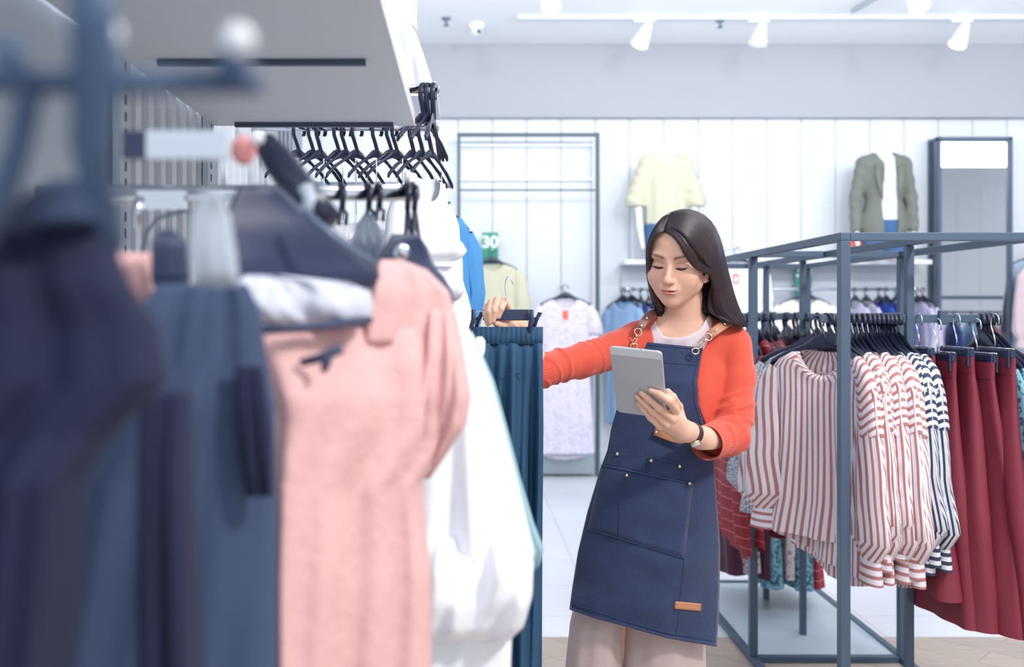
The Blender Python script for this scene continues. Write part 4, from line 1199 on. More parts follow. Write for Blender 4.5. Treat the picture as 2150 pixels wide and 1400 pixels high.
# ---- the tablet she holds
wT = (TR_ - TL).length; hT = (BLc - TL).length
tb = thing('tablet_computer', 'silver tablet computer held up in front of the woman by her left hand', 'tablet')
Rm = Matrix((ux, -uy, un)).transposed().to_4x4()
cT = TL + ux * wT / 2 + uy * hT / 2 + un * .0035
tb.matrix_world = Matrix.Translation(cT) @ Rm
def rrect(mb, w_, h_, z0, z1, r, n=6):
    ring_ = []
    for (sx, sy, a0) in ((1, 1, 0), (-1, 1, 90), (-1, -1, 180), (1, -1, 270)):
        for i in range(n + 1):
            a = rad(a0 + 90 * i / n); ring_.append((sx * (w_ / 2 - r) + cos(a) * r, sy * (h_ / 2 - r) + sin(a) * r))
    N_ = len(ring_); e = .0012
    vs = [(x * (1 - e * 8), y * (1 - e * 8), z0) for x, y in ring_] + [(x, y, z0 + e) for x, y in ring_] + [(x, y, z1 - e) for x, y in ring_] + [(x * (1 - e * 4), y * (1 - e * 4), z1) for x, y in ring_]
    fs = [tuple(range(N_))[::-1], tuple(3 * N_ + i for i in range(N_))]
    for l in range(3):
        for i in range(N_): fs.append((l * N_ + i, l * N_ + (i + 1) % N_, (l + 1) * N_ + (i + 1) % N_, (l + 1) * N_ + i))
    mb.add([(x, y, z) for x, y, z in vs], fs, smooth=False); return mb
M_alu = mat('silver_aluminium', (196, 200, 206), 0.38, 0.35)
mm = MB(); rrect(mm, wT, hT, -.0035, .0030, .010); o = mm.build('back_shell', M_alu, tb)
mm = MB(); rrect(mm, wT * .985, hT * .985, .0030, .0042, .009); mm.build('screen', mat('screen_glass', (20, 24, 34), .1), tb)
mm = MB(); mm.box((0, hT / 2 - .011, -.0036), (wT * .97, .018, .0006)); mm.build('antenna_strip', mat('pale_silver_strip', (222, 226, 232), .4), tb, bevel=.0002)
mm = MB(); mm.box((.012, hT / 2 + .0, -.0005), (.003, .0012, .001)); mm.build('microphone_hole', M_blackm, tb)
mm = MB()
for i, wd in enumerate((.030, .026, .032)): mm.box((.012, -hT / 2 + .022 - i * .004, -.00362), (wd, .0006, .0003))
mm.build('engraving', mat('engraving_grey', (150, 154, 162), .5), tb)

# ---- trousers on a clip hanger in her other hand
th2 = thing('clip_hanger', 'black clip hanger with chrome hook held in her right hand', 'clothes hanger')
D_ = 2.150
mm = MB(); a, c_ = P(1014, 661, D_), P(1111, 661, D_); mm.box((a + c_) / 2, ((c_ - a).length, .010, .025)); mm.build('bar', M_blackm, th2, bevel=.002)
mm = MB(); mm.tube([P(986, 654, D_), P(1139, 655, D_), P(1137, 664, D_), P(1130, 668, D_)], .0012, 6); mm.build('wire', M_chrome, th2)
for x, dx in ((994, -8), (1116, -6)):
    mm = MB(); mm.tube([P(x, 650, D_ - .016), P(x, 672, D_ - .018), P(x + dx, 698, D_ - .012)], [(.003, .0045), (.003, .0055), (.003, .0045)], 8, up=(0, -1, 0))
    mm.tube([P(x + 18, 656, D_ + .004), P(x + 10, 672, D_ + .006), P(x + 3, 695, D_ + .010)], [(.003, .0045)] * 3, 8, up=(0, -1, 0))
    mm.tube([P(x, 670, D_ - .018), P(x + 8, 668, D_ + .006)], .003, 6)
    mm.build('clip', M_blackm, th2)
mm = MB(); mm.tube([P(1062, 650, D_), P(1062, 625, D_), P(1060, 605, D_), P(1061, 590, D_), P(1066, 580, D_), P(1072, 580, D_), P(1074, 590, D_), P(1078, 597, D_)], .0013, 8); mm.build('hook', M_chrome, th2)
M_teal = mat('petrol_blue_crepe', (36, 78, 112), 0.75, bump=(200, .15), var=.08)
tt = thing('trousers', 'petrol blue trousers with elastic waist clipped to the hanger in her hand', 'trousers')
def px_loft(name, rows_, M, parent, folds=(3.0, .008), n=48, seed=0, gather=None):
    """a hanging cloth as a closed loft. rows: (py, xl, xr, dl, dr, thickness)"""
    mm = MB(); rw, uvw = [], []; ph = seed * 1.7
    pr = []
    for a, c_ in zip(rows_[:-1], rows_[1:]):
        q_ = max(1, int(abs(c_[0] - a[0]) / 14))
        for i in range(q_): pr.append([a[k] + (c_[k] - a[k]) * i / q_ for k in range(6)])
    pr.append(list(rows_[-1])); y0 = pr[0][0]; Ht = pr[-1][0] - y0
    for py, xl, xr, dl, dr, tk in pr:
        v = (py - y0) / Ht; row, uv = [], []
        for i in range(2 * n + 1):
            u = i / n if i <= n else (2 * n - i) / n
            back = i > n and i < 2 * n
            e = min(1, 4 * u * (1 - u) * 3) ** .5 if 0 < u < 1 else 0
            amp = folds[1] * (0.25 + v)
            if gather: amp = gather(v, folds[1])
            f = amp * (sin(folds[0] * 2 * pi * u + ph + 1.2 * sin(v * 3 + ph)) * .6 + .4 * sin(folds[0] * 2 * pi * 2.3 * u + 2 * ph + v * 4))
            px = xl + (xr - xl) * u; d_ = dl + (dr - dl) * u
            pt_ = P(px, py, d_ + f)
            off = tk * .5 * (e + .08)
            pt_ = Vector((pt_.x, pt_.y + (off if back else -off), pt_.z))
            row.append(pt_); uv.append((i / n * .5, v))
        rw.append(row); uvw.append(uv)
    mm.grid(rw, uvw); N_ = len(rw[0])
    mm.f.append(tuple(range(N_ - 1))[::-1]); mm.sm.append(False); mm.mi.append(0)
    L0 = (len(rw) - 1) * N_; mm.f.append(tuple(L0 + i for i in range(N_ - 1))); mm.sm.append(False); mm.mi.append(0)
    return mm.build(name, M, parent)
px_loft('waistband', [(686, 992, 1140, 2.150, 2.145, .016), (722, 994, 1140, 2.150, 2.145, .026)], M_teal, tt, (14, .0035), seed=3, gather=lambda v, a: a)
px_loft('legs', [(720, 994, 1139, 2.150, 2.146, .026), (760, 992, 1140, 2.150, 2.146, .040), (900, 990, 1141, 2.15, 2.148, .052), (1100, 992, 1139, 2.15, 2.15, .060), (1500, 1000, 1137, 2.15, 2.15, .070), (1560, 1000, 1137, 2.15, 2.15, .070)], M_teal, tt, (2.3, .024), seed=5, gather=lambda v, a: a * (.35 + min(1, v * 3)))
mm = MB(); mm.box(P(1082, 785, 2.117), (.045, .002, .0022)); mm.build('welt_pocket', mat('petrol_seam', (24, 54, 84), .8), tt)
# ================================================================== mannequins on the wall shelf
M_mann = mat('mannequin_white', (246, 249, 253), 0.35)
M_pale = mat('pale_olive_cotton', (208, 206, 184), 0.85, bump=(120, .15))
M_olive = mat('olive_green_twill', (118, 124, 116), 0.85, bump=(120, .2), var=.12, varscale=9)
M_wtee = mat('white_jersey', (244, 247, 252), 0.8, bump=(80, .1))
M_jean = mat('blue_jeans', (64, 104, 150), 0.85, bump=(150, .2), var=.3, varscale=14)
def torso(p, k=1.0, inf=0.0, arms=None, low=.0):
    A = lambda *c: np.array(c, np.float32)
    d = s_ell(p, (0, 0, .42), (.155 * k + inf, .095 + inf, .20 + inf))
    d = smin(d, s_ell(p, (0, 0, .20), (.125 + inf, .085 + inf, .18)), .05)
    d = smin(d, s_ell(p, (0, 0, .03), (.150 + inf, .095 + inf, .13)), .05)
    d = smin(d, s_cap(p, A(-.15, 0, .535), A(.15, 0, .535), .045 + inf), .05)
    return d
def mannequin(px, d, ztop, label, arms, rz=0):
    """origin at the shelf top; ztop: height of the neck cap"""
    o = P(px, 650, d); t = thing('mannequin', label, 'mannequin', (o.x, o.y, zs + .018), rz)
    sh = ztop - (zs + .018) - .66
    A = lambda *c: np.array(c, np.float32)
    def f(p):
        q = p - A(0, 0, sh)
        dd = torso(q)
        dd = smin(dd, s_cap(q, A(0, 0, .52), A(0, -.01, .655), .050, .046), .04)
        dd = smax(dd, q[:, 2] - .66, .004)
        for s in (-1, 1):
            dd = smin(dd, s_cap(q, A(s * .075, 0, .0), A(s * .085, -.01, -sh - .0), .085, .060), .03)
            e = [A(*c) for c in arms[s]]
            dd = smin(dd, s_cap(q, e[0], e[1], .040, .033), .03); dd = smin(dd, s_cap(q, e[1], e[2], .033, .022), .02)
            dd = smin(dd, s_cap(q, e[2], e[3], .024, .014), .02)
        return smax(dd, -p[:, 2], .003)
    mesh_np('body', nets(f, (-.40, -.25, -.03), (.40, .22, sh + .72), .009), M_mann, t, 1)
    m = MB(); m.lathe([(.047, -.004), (.050, 0), (.050, .012), (.03, .016)], (0, -.008, sh + .66), n=20); m.build('neck_cap', M_mann, t)
    return t, sh
ztop = CAMZ + (650 - 310) / F * 7.66
ar1 = {-1: [(-.165, 0, .53), (-.225, -.01, .26), (-.215, -.05, .02), (-.195, -.08, -.15)], 1: [(.165, 0, .53), (.22, -.01, .26), (.24, -.03, .03), (.24, -.06, -.12)]}
t1, sh = mannequin(1397, 7.66, ztop, 'white headless mannequin in a pale olive blouse on the shelf behind the woman', ar1)
A3 = lambda *c: np.array(c, np.float32)
def shirt1(p):
    q = p - A3(0, 0, sh)
    d = torso(q, 1.02, .014)
    fl = s_ell(q, (0, 0, .17), (.175, .12, .24)); d = smin(d, fl, .05)
    d = d + .004 * np.sin(q[:, 0] * 85) * np.clip((.40 - q[:, 2]) / .1, 0, 1)
    for s in (-1, 1):
        d = smin(d, s_cap(q, A3(s * .155, 0, .53), A3(s * .245, -.01, .22), .058, .085) + .004 * np.sin(q[:, 2] * 70 + q[:, 0] * 40), .03)
    cutz = np.where(np.abs(q[:, 0]) > .165, .185, .035)
    d = smax(d, cutz - q[:, 2], .004)
    d = smax(d, -s_ell(q, (0, -.02, .60), (.085, .12, .075)), .004)
    return d
mesh_np('blouse', nets(shirt1, (-.40, -.20, sh - .02), (.40, .20, sh + .64), .009), M_pale, t1, 1)
def jeans(p, sh_=None):
    q = p - A3(0, 0, sh)
    d = s_ell(q, (0, 0, .03), (.160, .103, .13))
    for s in (-1, 1): d = smin(d, s_cap(q, A3(s * .078, 0, .0), A3(s * .088, -.01, -sh - .02), .092, .068), .03)
    return smax(smax(d, q[:, 2] - .09, .004), .004 - p[:, 2], .003)
mesh_np('jeans', nets(jeans, (-.30, -.2, -.01), (.30, .2, sh + .15), .009), M_jean, t1, 1)
ar2 = {-1: [(-.165, 0, .53), (-.22, .0, .26), (-.235, -.03, .02), (-.23, -.06, -.13)], 1: [(.165, 0, .53), (.215, .0, .26), (.225, -.03, .02), (.22, -.06, -.13)]}
t2, sh = mannequin(1855, 7.66, ztop - .005, 'white headless mannequin in an open olive jacket, white top and jeans beside the mirror', ar2)
def tee(p):
    q = p - A3(0, 0, sh); d = torso(q, 1.0, .008)
    d = smax(d, .075 - q[:, 2], .004); return smax(d, -s_ell(q, (0, -.02, .60), (.08, .12, .06)), .004)
mesh_np('top', nets(tee, (-.3, -.2, sh), (.3, .2, sh + .62), .009), M_wtee, t2, 1)
mesh_np('jeans', nets(jeans, (-.30, -.2, -.01), (.30, .2, sh + .15), .009), M_jean, t2, 1)
def jacket(p):
    q = p - A3(0, 0, sh); d = torso(q, 1.03, .022)
    d = smin(d, s_ell(q, (0, 0, .05), (.185, .125, .20)), .05)
    d = smax(d, -.09 - q[:, 2], .004)
    op = .055 + .012 * np.sin(q[:, 2] * 9)
    d = smax(d, np.where(q[:, 1] < 0.02, op - np.abs(q[:, 0] - .012) , -1.0), .004)
    d = smax(d, -s_cap(q, A3(0, -.03, .56), A3(0, -.03, .70), .075), .004)
    for s in (-1, 1):
        e = ar2[s]
        a_ = smin(s_cap(q, A3(*e[0]), A3(*e[1]), .058, .052), s_cap(q, A3(*e[1]), A3(*e[2]), .052, .044), .02)
        a_ = a_ + .003 * np.sin(q[:, 2] * 60 + q[:, 0] * 50)
        d = smin(d, smax(a_, -.10 - q[:, 2], .003), .015)
    return d
jk = mesh_np('jacket', nets(jacket, (-.36, -.22, sh - .13), (.36, .2, sh + .66), .008), M_olive, t2, 1)
m = MB()
for s in (-1, 1):
    m.grid([[(s * .062, -.118, sh + .50), (s * .115, -.112, sh + .52)], [(s * .060, -.130, sh + .38), (s * .118, -.128, sh + .40)], [(s * .060, -.136, sh + .22), (s * .064, -.136, sh + .23)]])
lp = m.build('lapel', M_olive, jk, solid=.006)

# ================================================================== clothes hanging on the wall at the back
def back_garment(px, d, ztop, label, M, name, cat, L, hw=.20, sl=.25, seed=0, rz=0.0, th=1.0, puff=.06, neck=.07, hname='black plastic hanger of the ', group=None, hg=None):
    o = P(px, 650, d)
    q = make_blouse(label, group, M, M, seed, hw=hw, length=L, sl=sl, name=name, puff=puff, scoop=neck)
    q['category'] = cat
    q.location = (o.x, o.y, ztop); q.rotation_euler = (0, 0, rz); q.scale = (1, th, 1)
    h_ = dup(hp, q.location, q.rotation_euler, hname + label[:60].split(' hanging')[0].split(' on ')[0], hg)
    if not hg and 'group' in h_: del h_['group']
    return q
M_peg = M_chrome
def peg(x, d, z, lab):
    m = MB(); m.tube([(x, d - .05, z + .012), (x, d - .045, z), (x, 8.0, z)], .006, 8)
    return tag(m.build('wall_peg', M_chrome), lab, 'peg')
# pale blouse + sign on the framed wall
dz = 7.62; zt = CAMZ + (650 - 524) / F * dz
q = back_garment(1033, dz, zt, 'pale olive blouse hanging under the green 30 sign', M_pale, 'plain_blouse', 'blouse', .86, hw=.21, sl=.34, seed=201, th=1.0, puff=.07)
peg(P(1033, 650, dz).x, dz + .02, zt - .004, 'chrome peg that carries the pale olive blouse')
M_green = mat('green_sign_card', (44, 150, 128), .5); M_or = mat('orange_sign_card', (240, 112, 92), .5)
M_ink = mat('white_print', (240, 248, 248), .5)
def text_mesh(txt, size, M, parent, loc, rot=(pi / 2, 0, 0), name='lettering', ext=.001):
    cu = bpy.data.curves.new(name, 'FONT'); cu.body = txt; cu.size = size; cu.align_x = 'CENTER'; cu.align_y = 'CENTER'; cu.extrude = ext; cu.offset = size * .035
    o = bpy.data.objects.new('tmp', cu); C.objects.link(o); bpy.context.view_layer.update()
    me = bpy.data.meshes.new_from_object(o.evaluated_get(bpy.context.evaluated_depsgraph_get())); bpy.data.objects.remove(o)
    me.materials.clear(); me.materials.append(M)
    o = bpy.data.objects.new(name, me); C.objects.link(o); o.parent = parent; o.location = loc; o.rotation_euler = rot; return o
def sign(px0, py0, px1, py1, d, label, M, txt=None, size=.12, ty=0, name='price_sign'):
    a, b2 = P(px0, py0, d), P(px1, py1, d); c_ = (a + b2) / 2
    t = thing(name, label, 'sign', c_)
    m = MB(); m.box((0, 0, 0), (abs(b2.x - a.x), .006, abs(a.z - b2.z))); m.build('card', M, t)
    if txt: text_mesh(txt, size, M_ink, t, (0, -.0045, ty))
    return t
sign(1012, 488, 1046, 588, 7.86, 'green card sign reading 30 above the pale olive blouse', M_green, '30', .135, .115)
q = back_garment(1187, 7.62, CAMZ + (650 - 598) / F * 7.62, 'long lilac patterned dress hanging in the tall wall frame', print_mat('lilac_streak_print', (226, 220, 236), (208, 202, 222), 26, .44, 'noise'), 'patterned_dress', 'dress', 1.26, hw=.20, sl=.16, seed=203, puff=.07, neck=.08)
peg(P(1187, 650, 7.62).x, 7.64, CAMZ + (650 - 598) / F * 7.62 - .004, 'chrome peg that carries the lilac dress')
m = MB(); a = P(1187, 661, 7.585); m.box(a, (.045, .004, .07)); tag(m.build('price_tag', M_or), 'orange price tag on the front of the lilac dress', 'price tag')

# denim and blouses on the rail under the shelf, planes at right angles to the wall
M_lden = mat('light_blue_denim', (150, 182, 220), .85, bump=(120, .25), var=.22, varscale=10)
M_dden = mat('dark_blue_cotton', (52, 66, 130), .8)
M_lil = mat('pale_lilac_cotton', (206, 202, 226), .85, bump=(90, .15), var=.06)
M_royal = mat('royal_blue_cotton', (44, 80, 180), .8)
M_pinkp = mat('dusty_rose_cotton', (214, 188, 198), .85)
gd = [(1308, M_lden, 'light blue denim shirt at the left end of the rail under the shelf', 1.02, .25), (1326, M_lden, 'light blue denim shirt second on the rail under the shelf, brighter', .95, .25), (1345, M_dden, 'dark blue shirt third on the rail under the shelf', .72, .25), (1362, M_dden, 'dark blue shirt beside the woman’s hair on the back rail', .70, .2),
      (1795, M_lil, 'pale lilac top on the back rail behind the rack post', .6, .12), (1818, M_lil, 'pale lilac top second on the back rail behind the rack', .6, .12), (1846, M_royal, 'royal blue top third on the back rail behind the rack', .6, .12), (1860, M_royal, 'royal blue top fourth on the back rail behind the rack', .6, .12), (1882, M_royal, 'royal blue top beside the rear rack post', .6, .12),
      (1926, M_lil, 'pale lilac shirt at the right end of the back rail', .7, .3), (1938, M_lil, 'pale lilac shirt nearest the mirror on the back rail', .72, .3)]
for i, (px, M, lab, L, sl_) in enumerate(gd):
    o = P(px, 650, 7.7)
    q = make_blouse(lab, None, M, M, 300 + i, hw=.19, length=L, sl=sl_, name='shirt', puff=.05)
    q.location = (o.x, 7.7, zr + .011); rz_ = -HP + (.55 if i < 2 else .08)
    q.rotation_euler = (0, 0, rz_); q.scale = (1, .7, 1)
    dup(hp, q.location, q.rotation_euler, 'black hanger of the ' + lab.split(' on the')[0].split(' at the')[0].split(' beside')[0].split(' nearest')[0] + ' on the back rail', 'black hangers on the rail under the shelf')
# white dress with an orange tag, and the cream blouse with a green sign, seen through the rack
q = back_garment(1548, 7.62, CAMZ + (650 - 520) / F * 7.62, 'white dress with an orange tag hanging on the back wall behind the rack', M_wtee, 'white_dress', 'dress', 1.1, hw=.20, sl=.2, seed=210, puff=.05)
peg(P(1548, 650, 7.62).x, 7.64, CAMZ + (650 - 520) / F * 7.62 - .004, 'chrome peg that carries the white dress')
t = thing('price_tag', 'orange framed price tag in front of the white dress on the back wall', 'price tag', P(1545, 585, 7.585))
m = MB(); m.box((0, 0, 0), (.048, .004, .075)); m.build('border', M_or, t); m = MB(); m.box((0, -.003, -.004), (.026, .003, .045)); m.build('centre', M_wtee, t)
dz = 7.62; zt = CAMZ + (650 - 598) / F * dz
q = back_garment(1690, dz, zt, 'cream blouse hanging under a green sign, seen through the rack', mat('cream_cotton', (236, 230, 226), .85), 'plain_blouse', 'blouse', .8, hw=.22, sl=.4, seed=212, puff=.07)
peg(P(1690, 650, dz).x, dz + .02, zt - .004, 'chrome peg that carries the cream blouse')
sign(1670, 558, 1704, 640, 7.86, 'green card sign with white digits behind the rack posts', M_green, '30', .135, .115)
t = sign(1786, 502, 1858, 544, 7.70, 'orange sign card on the shelf under the olive jacket mannequin', M_or, name='shelf_sign')
t.location.z = zs + .018 + .0815
sign(1838, 526, 1900, 532, 7.6, 'narrow pink strip on the front edge of the shelf', mat('pink_strip', (238, 190, 196), .5), name='shelf_strip').location = P(1868, 541, 7.545)

# ------------------------------------------------------------------ clothes at the right edge
for i, (x, M, lab, yy) in enumerate(((4.72, mat('grey_blue_knit', (168, 186, 204), .9, var=.1), 'grey-blue knitted sweater hanging on the wall at the right edge', 7.86), (4.78, mat('pale_pink_fluffy_knit', (222, 200, 208), .95, sheen=.5, var=.1), 'pale pink knitted sweater in front of the grey-blue one at the right edge', 7.74))):
    q = make_blouse(lab, None, M, M, 330 + i, hw=.21, length=.62, sl=.5, name='knitted_sweater', puff=.07)
    zz = CAMZ + (650 - 516) / F * yy - .02 * i
    q.location = (x, yy, zz); q.rotation_euler = (0, 0, -.12)
    dup(hp, q.location, q.rotation_euler, 'black hanger of the ' + ('grey-blue' if i == 0 else 'pale pink') + ' knitted sweater', 'black hangers at the right edge')
m = MB(); m.tube([(4.75, 7.99, CAMZ + 134 / F * 7.8 - .014), (4.75, 7.68, CAMZ + 134 / F * 7.8 - .016)], .008, 8); tag(m.build('wall_peg', M_chrome), 'chrome peg carrying the knitted sweaters, right edge', 'peg')

# ------------------------------------------------------------------ shop side seen only in the mirror
t = thing('garment_rack', 'dark metal rack of clothes by the right wall, seen in the mirror', 'clothes rack', (5.6, 4.6, 0))
for x in (-.9, .9):
    for y in (-.3, .3):
        m = MB(); m.box((x, y, .75), (.03, .03, 1.5)); m.build('post', M_metal, t)
for y in (-.3, .3):
    m = MB(); m.box((0, y, 1.5), (1.83, .03, .03)); m.build('top_bar', M_metal, t)
m = MB(); m.box((0, 0, 1.33), (1.8, .012, .026)); m.build('hanging_rail', M_metal, t)
for x in (-.9, .9):
    m = MB(); m.box((x, 0, 1.5), (.03, .6, .03)); m.build('cross_bar', M_metal, t); m = MB(); m.box((x, 0, 1.33), (.02, .6, .02)); m.build('cross_bar', M_metal, t)
cols = [(M_maroon, 'maroon'), (M_wtee, 'white'), (mat('russet_cotton', (168, 104, 90), .85), 'russet'), (M_pinkp, 'dusty rose'), (M_dden, 'dark blue'), (M_lden, 'light denim'), (mat('russet_cotton', (168, 104, 90), .85), 'russet'), (M_pinkp, 'pink')]
for i, (M, cn) in enumerate(cols):
    q = make_blouse(cn + ' top, number ' + ['one', 'two', 'three', 'four', 'five', 'six', 'seven', 'eight'][i] + ' along the rack by the right wall', None, M, M, 350 + i, hw=.19, length=.65, sl=.4, name='shirt')
    q.location = (4.85 + i * .21, 4.6, 1.343); q.rotation_euler = (0, 0, -HP + .2)
    dup(hp, q.location, q.rotation_euler, 'black hanger on the rack by the right wall', 'black hangers on the rack by the right wall')
# ================================================================== left side: wall unit with shelf, arms and clothes
M_unit = mat('light_grey_wall_unit', (196, 208, 220), 0.6)
M_unit2 = mat('white_wall_unit_slat', (226, 232, 240), 0.5)
M_under = mat('grey_shelf_underside', (214, 224, 236), 0.6)
M_slot = mat('dark_slot', (34, 42, 66), 0.7)
M_navyf = mat('navy_jersey', (20, 28, 62), 0.85, bump=(60, .2), var=.15)
M_slate = mat('slate_blue_cloth', (56, 74, 108), 0.85, bump=(60, .2), var=.12)
M_pink = mat('pale_pink_crepe', (222, 178, 178), 0.8, bump=(70, .6), var=.16, varscale=14)
M_whitec = mat('white_cotton', (240, 244, 252), 0.8, bump=(60, .2))
M_greyc = mat('pale_grey_satin', (206, 212, 228), 0.5, bump=(40, .5))
M_slatem = mat('slate_plastic', (64, 88, 122), 0.5)
WX = -0.585
m = MB(); m.box((WX - .06, 1.3, 1.25), (.10, 4.4, 2.5)); m.cur = 1
for i in range(24):
    y0 = 1.64 + i * .0705
    m.box((WX - .006, y0, 1.25), (.012, .028, 2.48))
struct(m.build('wall_left', [M_unit, M_unit2]))
for d_ in (1.60, 2.14):
    t = thing('slotted_upright', 'grey slotted upright on the left wall, ' + ('nearer one' if d_ < 2 else 'farther one behind the shelf bracket'), 'wall upright', (WX + .006, d_, 0), group='slotted uprights on the left wall')
    m = MB(); m.box((.004, 0, 1.25), (.012, .050, 2.4)); m.build('rail', M_unit, t)
    m = MB()
    for i in range(60): m.box((.0102, 0, .9 + i * .028), (.0012, .006, .016))
    m.build('slots', M_slot, t)
t = thing('wall_unit_shelf', 'wide pale shelf seen from below at the top left', 'shelf', (0, 0, 0))
m = MB(); m.box(((WX + .014 - .116) / 2, 1.45, 1.795), (-.116 - WX - .014, 1.46, .03)); m.build('board', [M_under], t, bevel=.002)
m = MB(); m.box((-.1145, 1.45, 1.795), (.003, 1.46, .031)); m.build('edge_band', M_whitep, t)
for d_, xe in ((1.60, -.166), (2.14, -.160)):
    m = MB(); m.box(((WX + .07 + xe) / 2, d_, 1.775), (xe - WX - .07, .012, .010)); m.build('bracket', mat('dark_bracket', (66, 78, 100), .5), t)

def arm(name, y, z, x0, x1, label, r=(.006, .011), balls=True):
    t = thing(name, label, 'clothes rail')
    m = MB(); m.tube([(x0, y, z), (x1, y, z)], r, 12, up=(0, 1, 0)); m.build('tube', M_chrome, t)
    if balls:
        m = MB(); m.sphere((x1 - .008, y, z + r[1] + .005), .006); m.tube([(x1 - .008, y, z), (x1 - .008, y, z + r[1] + .004)], .003, 8); m.build('end_stop', M_chrome, t)
        m = MB(); m.lathe([(r[1] * .9, 0), (r[1] * 1.05, .003), (r[1] * .6, .006)], (x1, y, z), (1, 0, 0), 14); m.build('end_cap', M_chrome, t)
    return t
ZA = CAMZ + 245 / F * 1.3
arm('clothes_rail', 1.3, ZA, WX, -.066, 'chrome arm with an end stop reaching out above the black hangers')
ZB = CAMZ + 463 / F * 2.35
arm('clothes_rail', 2.35, ZB, WX, -.067, 'chrome arm just beyond the shelf, uppermost, carrying three black hangers')
arm('clothes_rail', 2.62, 1.862, WX, -.07, 'long chrome arm behind the shelf carrying the row of white tops', balls=False)

# hangers with long straps on the upper arm and the row behind the shelf
hs = make_hanger('black hanger in the dense row below the shelf edge', 'black hangers in the dense row below the shelf edge', hw=.13, slim=.45)
rnd = random.Random(11)
wt_ = make_blouse('white top in the row on the hidden arm behind the shelf', 'white tops in the row behind the shelf', M_whitec, M_whitec, 401, hw=.15, length=.52, sl=.10, name='camisole', puff=.05)
xs = [-.455, -.415, -.395, -.345, -.325, -.295, -.24, -.20, -.185, -.14, -.115, -.09]
for i, x in enumerate(xs):
    loc = (x, 2.62, 1.873); rz_ = rad(58) + rnd.uniform(-.12, .12)
    if i == 0: hs.location = loc; hs.rotation_euler = (0, 0, rz_)
    else: dup(hs, loc, (0, 0, rz_))
    if i % 2 == 0:
        if i == 0: wt_.location = (x, 2.62, 1.73); wt_.rotation_euler = (0, 0, rz_); wt_.scale = (1, .6, 1)
        else: dup(wt_, (x, 2.62, 1.73 - rnd.uniform(0, .06)), (0, 0, rz_), sc=(1, .6, 1))
    # thin loops by which the tops hang
    t_ = None
M_loop = mat('white_ribbon_loop', (236, 240, 248), .6)
m_first = None
for i, x in enumerate(xs[::2]):
    for s in (-1, 1):
        m = MB(); a_ = Vector((x + s * .05, 2.62 + s * .08, 1.873 - .11)); m.tube([a_, a_ + Vector((.002, 0, -.15))], .0016, 5)
        o = m.build('ribbon_loop', M_loop); tag(o, 'thin white ribbon loops between the black hangers and the white tops', 'ribbon', 'ribbon loops of the white tops')
h3 = make_hanger('black hanger on the uppermost chrome arm beyond the shelf', 'three black hangers on the uppermost chrome arm', hw=.16, slim=.55)
for i, (px) in enumerate((890, 899, 910)):
    x = P(px, 650, 2.35).x
    if i == 0: h3.location = (x, 2.35, ZB + .011); h3.rotation_euler = (0, 0, rad(70))
    else: dup(h3, (x, 2.35, ZB + .011), (0, 0, rad(70 + 8 * i)))
q = make_blouse('long white blouse with a flounced front on the uppermost arm', None, M_whitec, M_whitec, 410, hw=.14, length=.80, sl=.22, name='white_blouse', puff=.05)
q.location = (P(893, 650, 2.35).x, 2.35, ZB - .10); q.rotation_euler = (0, 0, rad(70)); q.scale = (1, .8, 1)
# flounces sticking out
Mi_ = (Matrix.Translation(q.location) @ Matrix.Rotation(rad(70), 4, 'Z') @ Matrix.Diagonal((1, .8, 1, 1))).inverted()
for rows_ in ([(496, 860, 948, 2.2, 2.27, .03), (508, 856, 970, 2.19, 2.26, .06), (526, 852, 981, 2.18, 2.25, .08), (540, 850, 972, 2.19, 2.24, .06), (548, 850, 955, 2.2, 2.24, .02)],
              [(578, 860, 958, 2.2, 2.27, .03), (592, 858, 974, 2.19, 2.26, .06), (610, 858, 976, 2.18, 2.25, .07), (626, 862, 966, 2.19, 2.24, .04)]):
    o = px_loft('flounce', rows_, M_whitec, q, (1.5, .012), seed=len(rows_)); o.matrix_parent_inverse = Mi_
o = px_loft('side_panel', [(560, 880, 962, 2.22, 2.30, .04), (620, 880, 982, 2.2, 2.30, .06), (690, 880, 1000, 2.2, 2.30, .07), (900, 880, 1010, 2.2, 2.30, .08)], M_whitec, q, (1.4, .008), seed=3); o.matrix_parent_inverse = Mi_
# bright blue blouse farther back
M_blue = mat('bright_blue_crepe', (84, 160, 226), .7, bump=(60, .2))
arm('clothes_rail', 3.3, CAMZ + 262 / F * 3.3, WX, P(948, 650, 3.3).x, 'farthest chrome arm on the left carrying the bright blue blouses', balls=False)
bb = make_blouse('bright blue blouse on the farthest left arm', 'bright blue blouses on the farthest left arm', M_blue, M_blue, 420, hw=.17, length=.44, sl=.26, name='blue_blouse', puff=.05)
hb = make_hanger('black hanger of a bright blue blouse', 'black hangers of the bright blue blouses', hw=.17)
for i, px in enumerate((914, 922)):
    lc = (P(px, 650, 3.3).x, 3.3, CAMZ + 262 / F * 3.3 + .011); rz_ = rad(58 - 5 * i)
    if i == 0:
        for o in (bb, hb): o.location = lc; o.rotation_euler = (0, 0, rz_)
    else: dup(bb, lc, (0, 0, rz_)); dup(hb, lc, (0, 0, rz_))
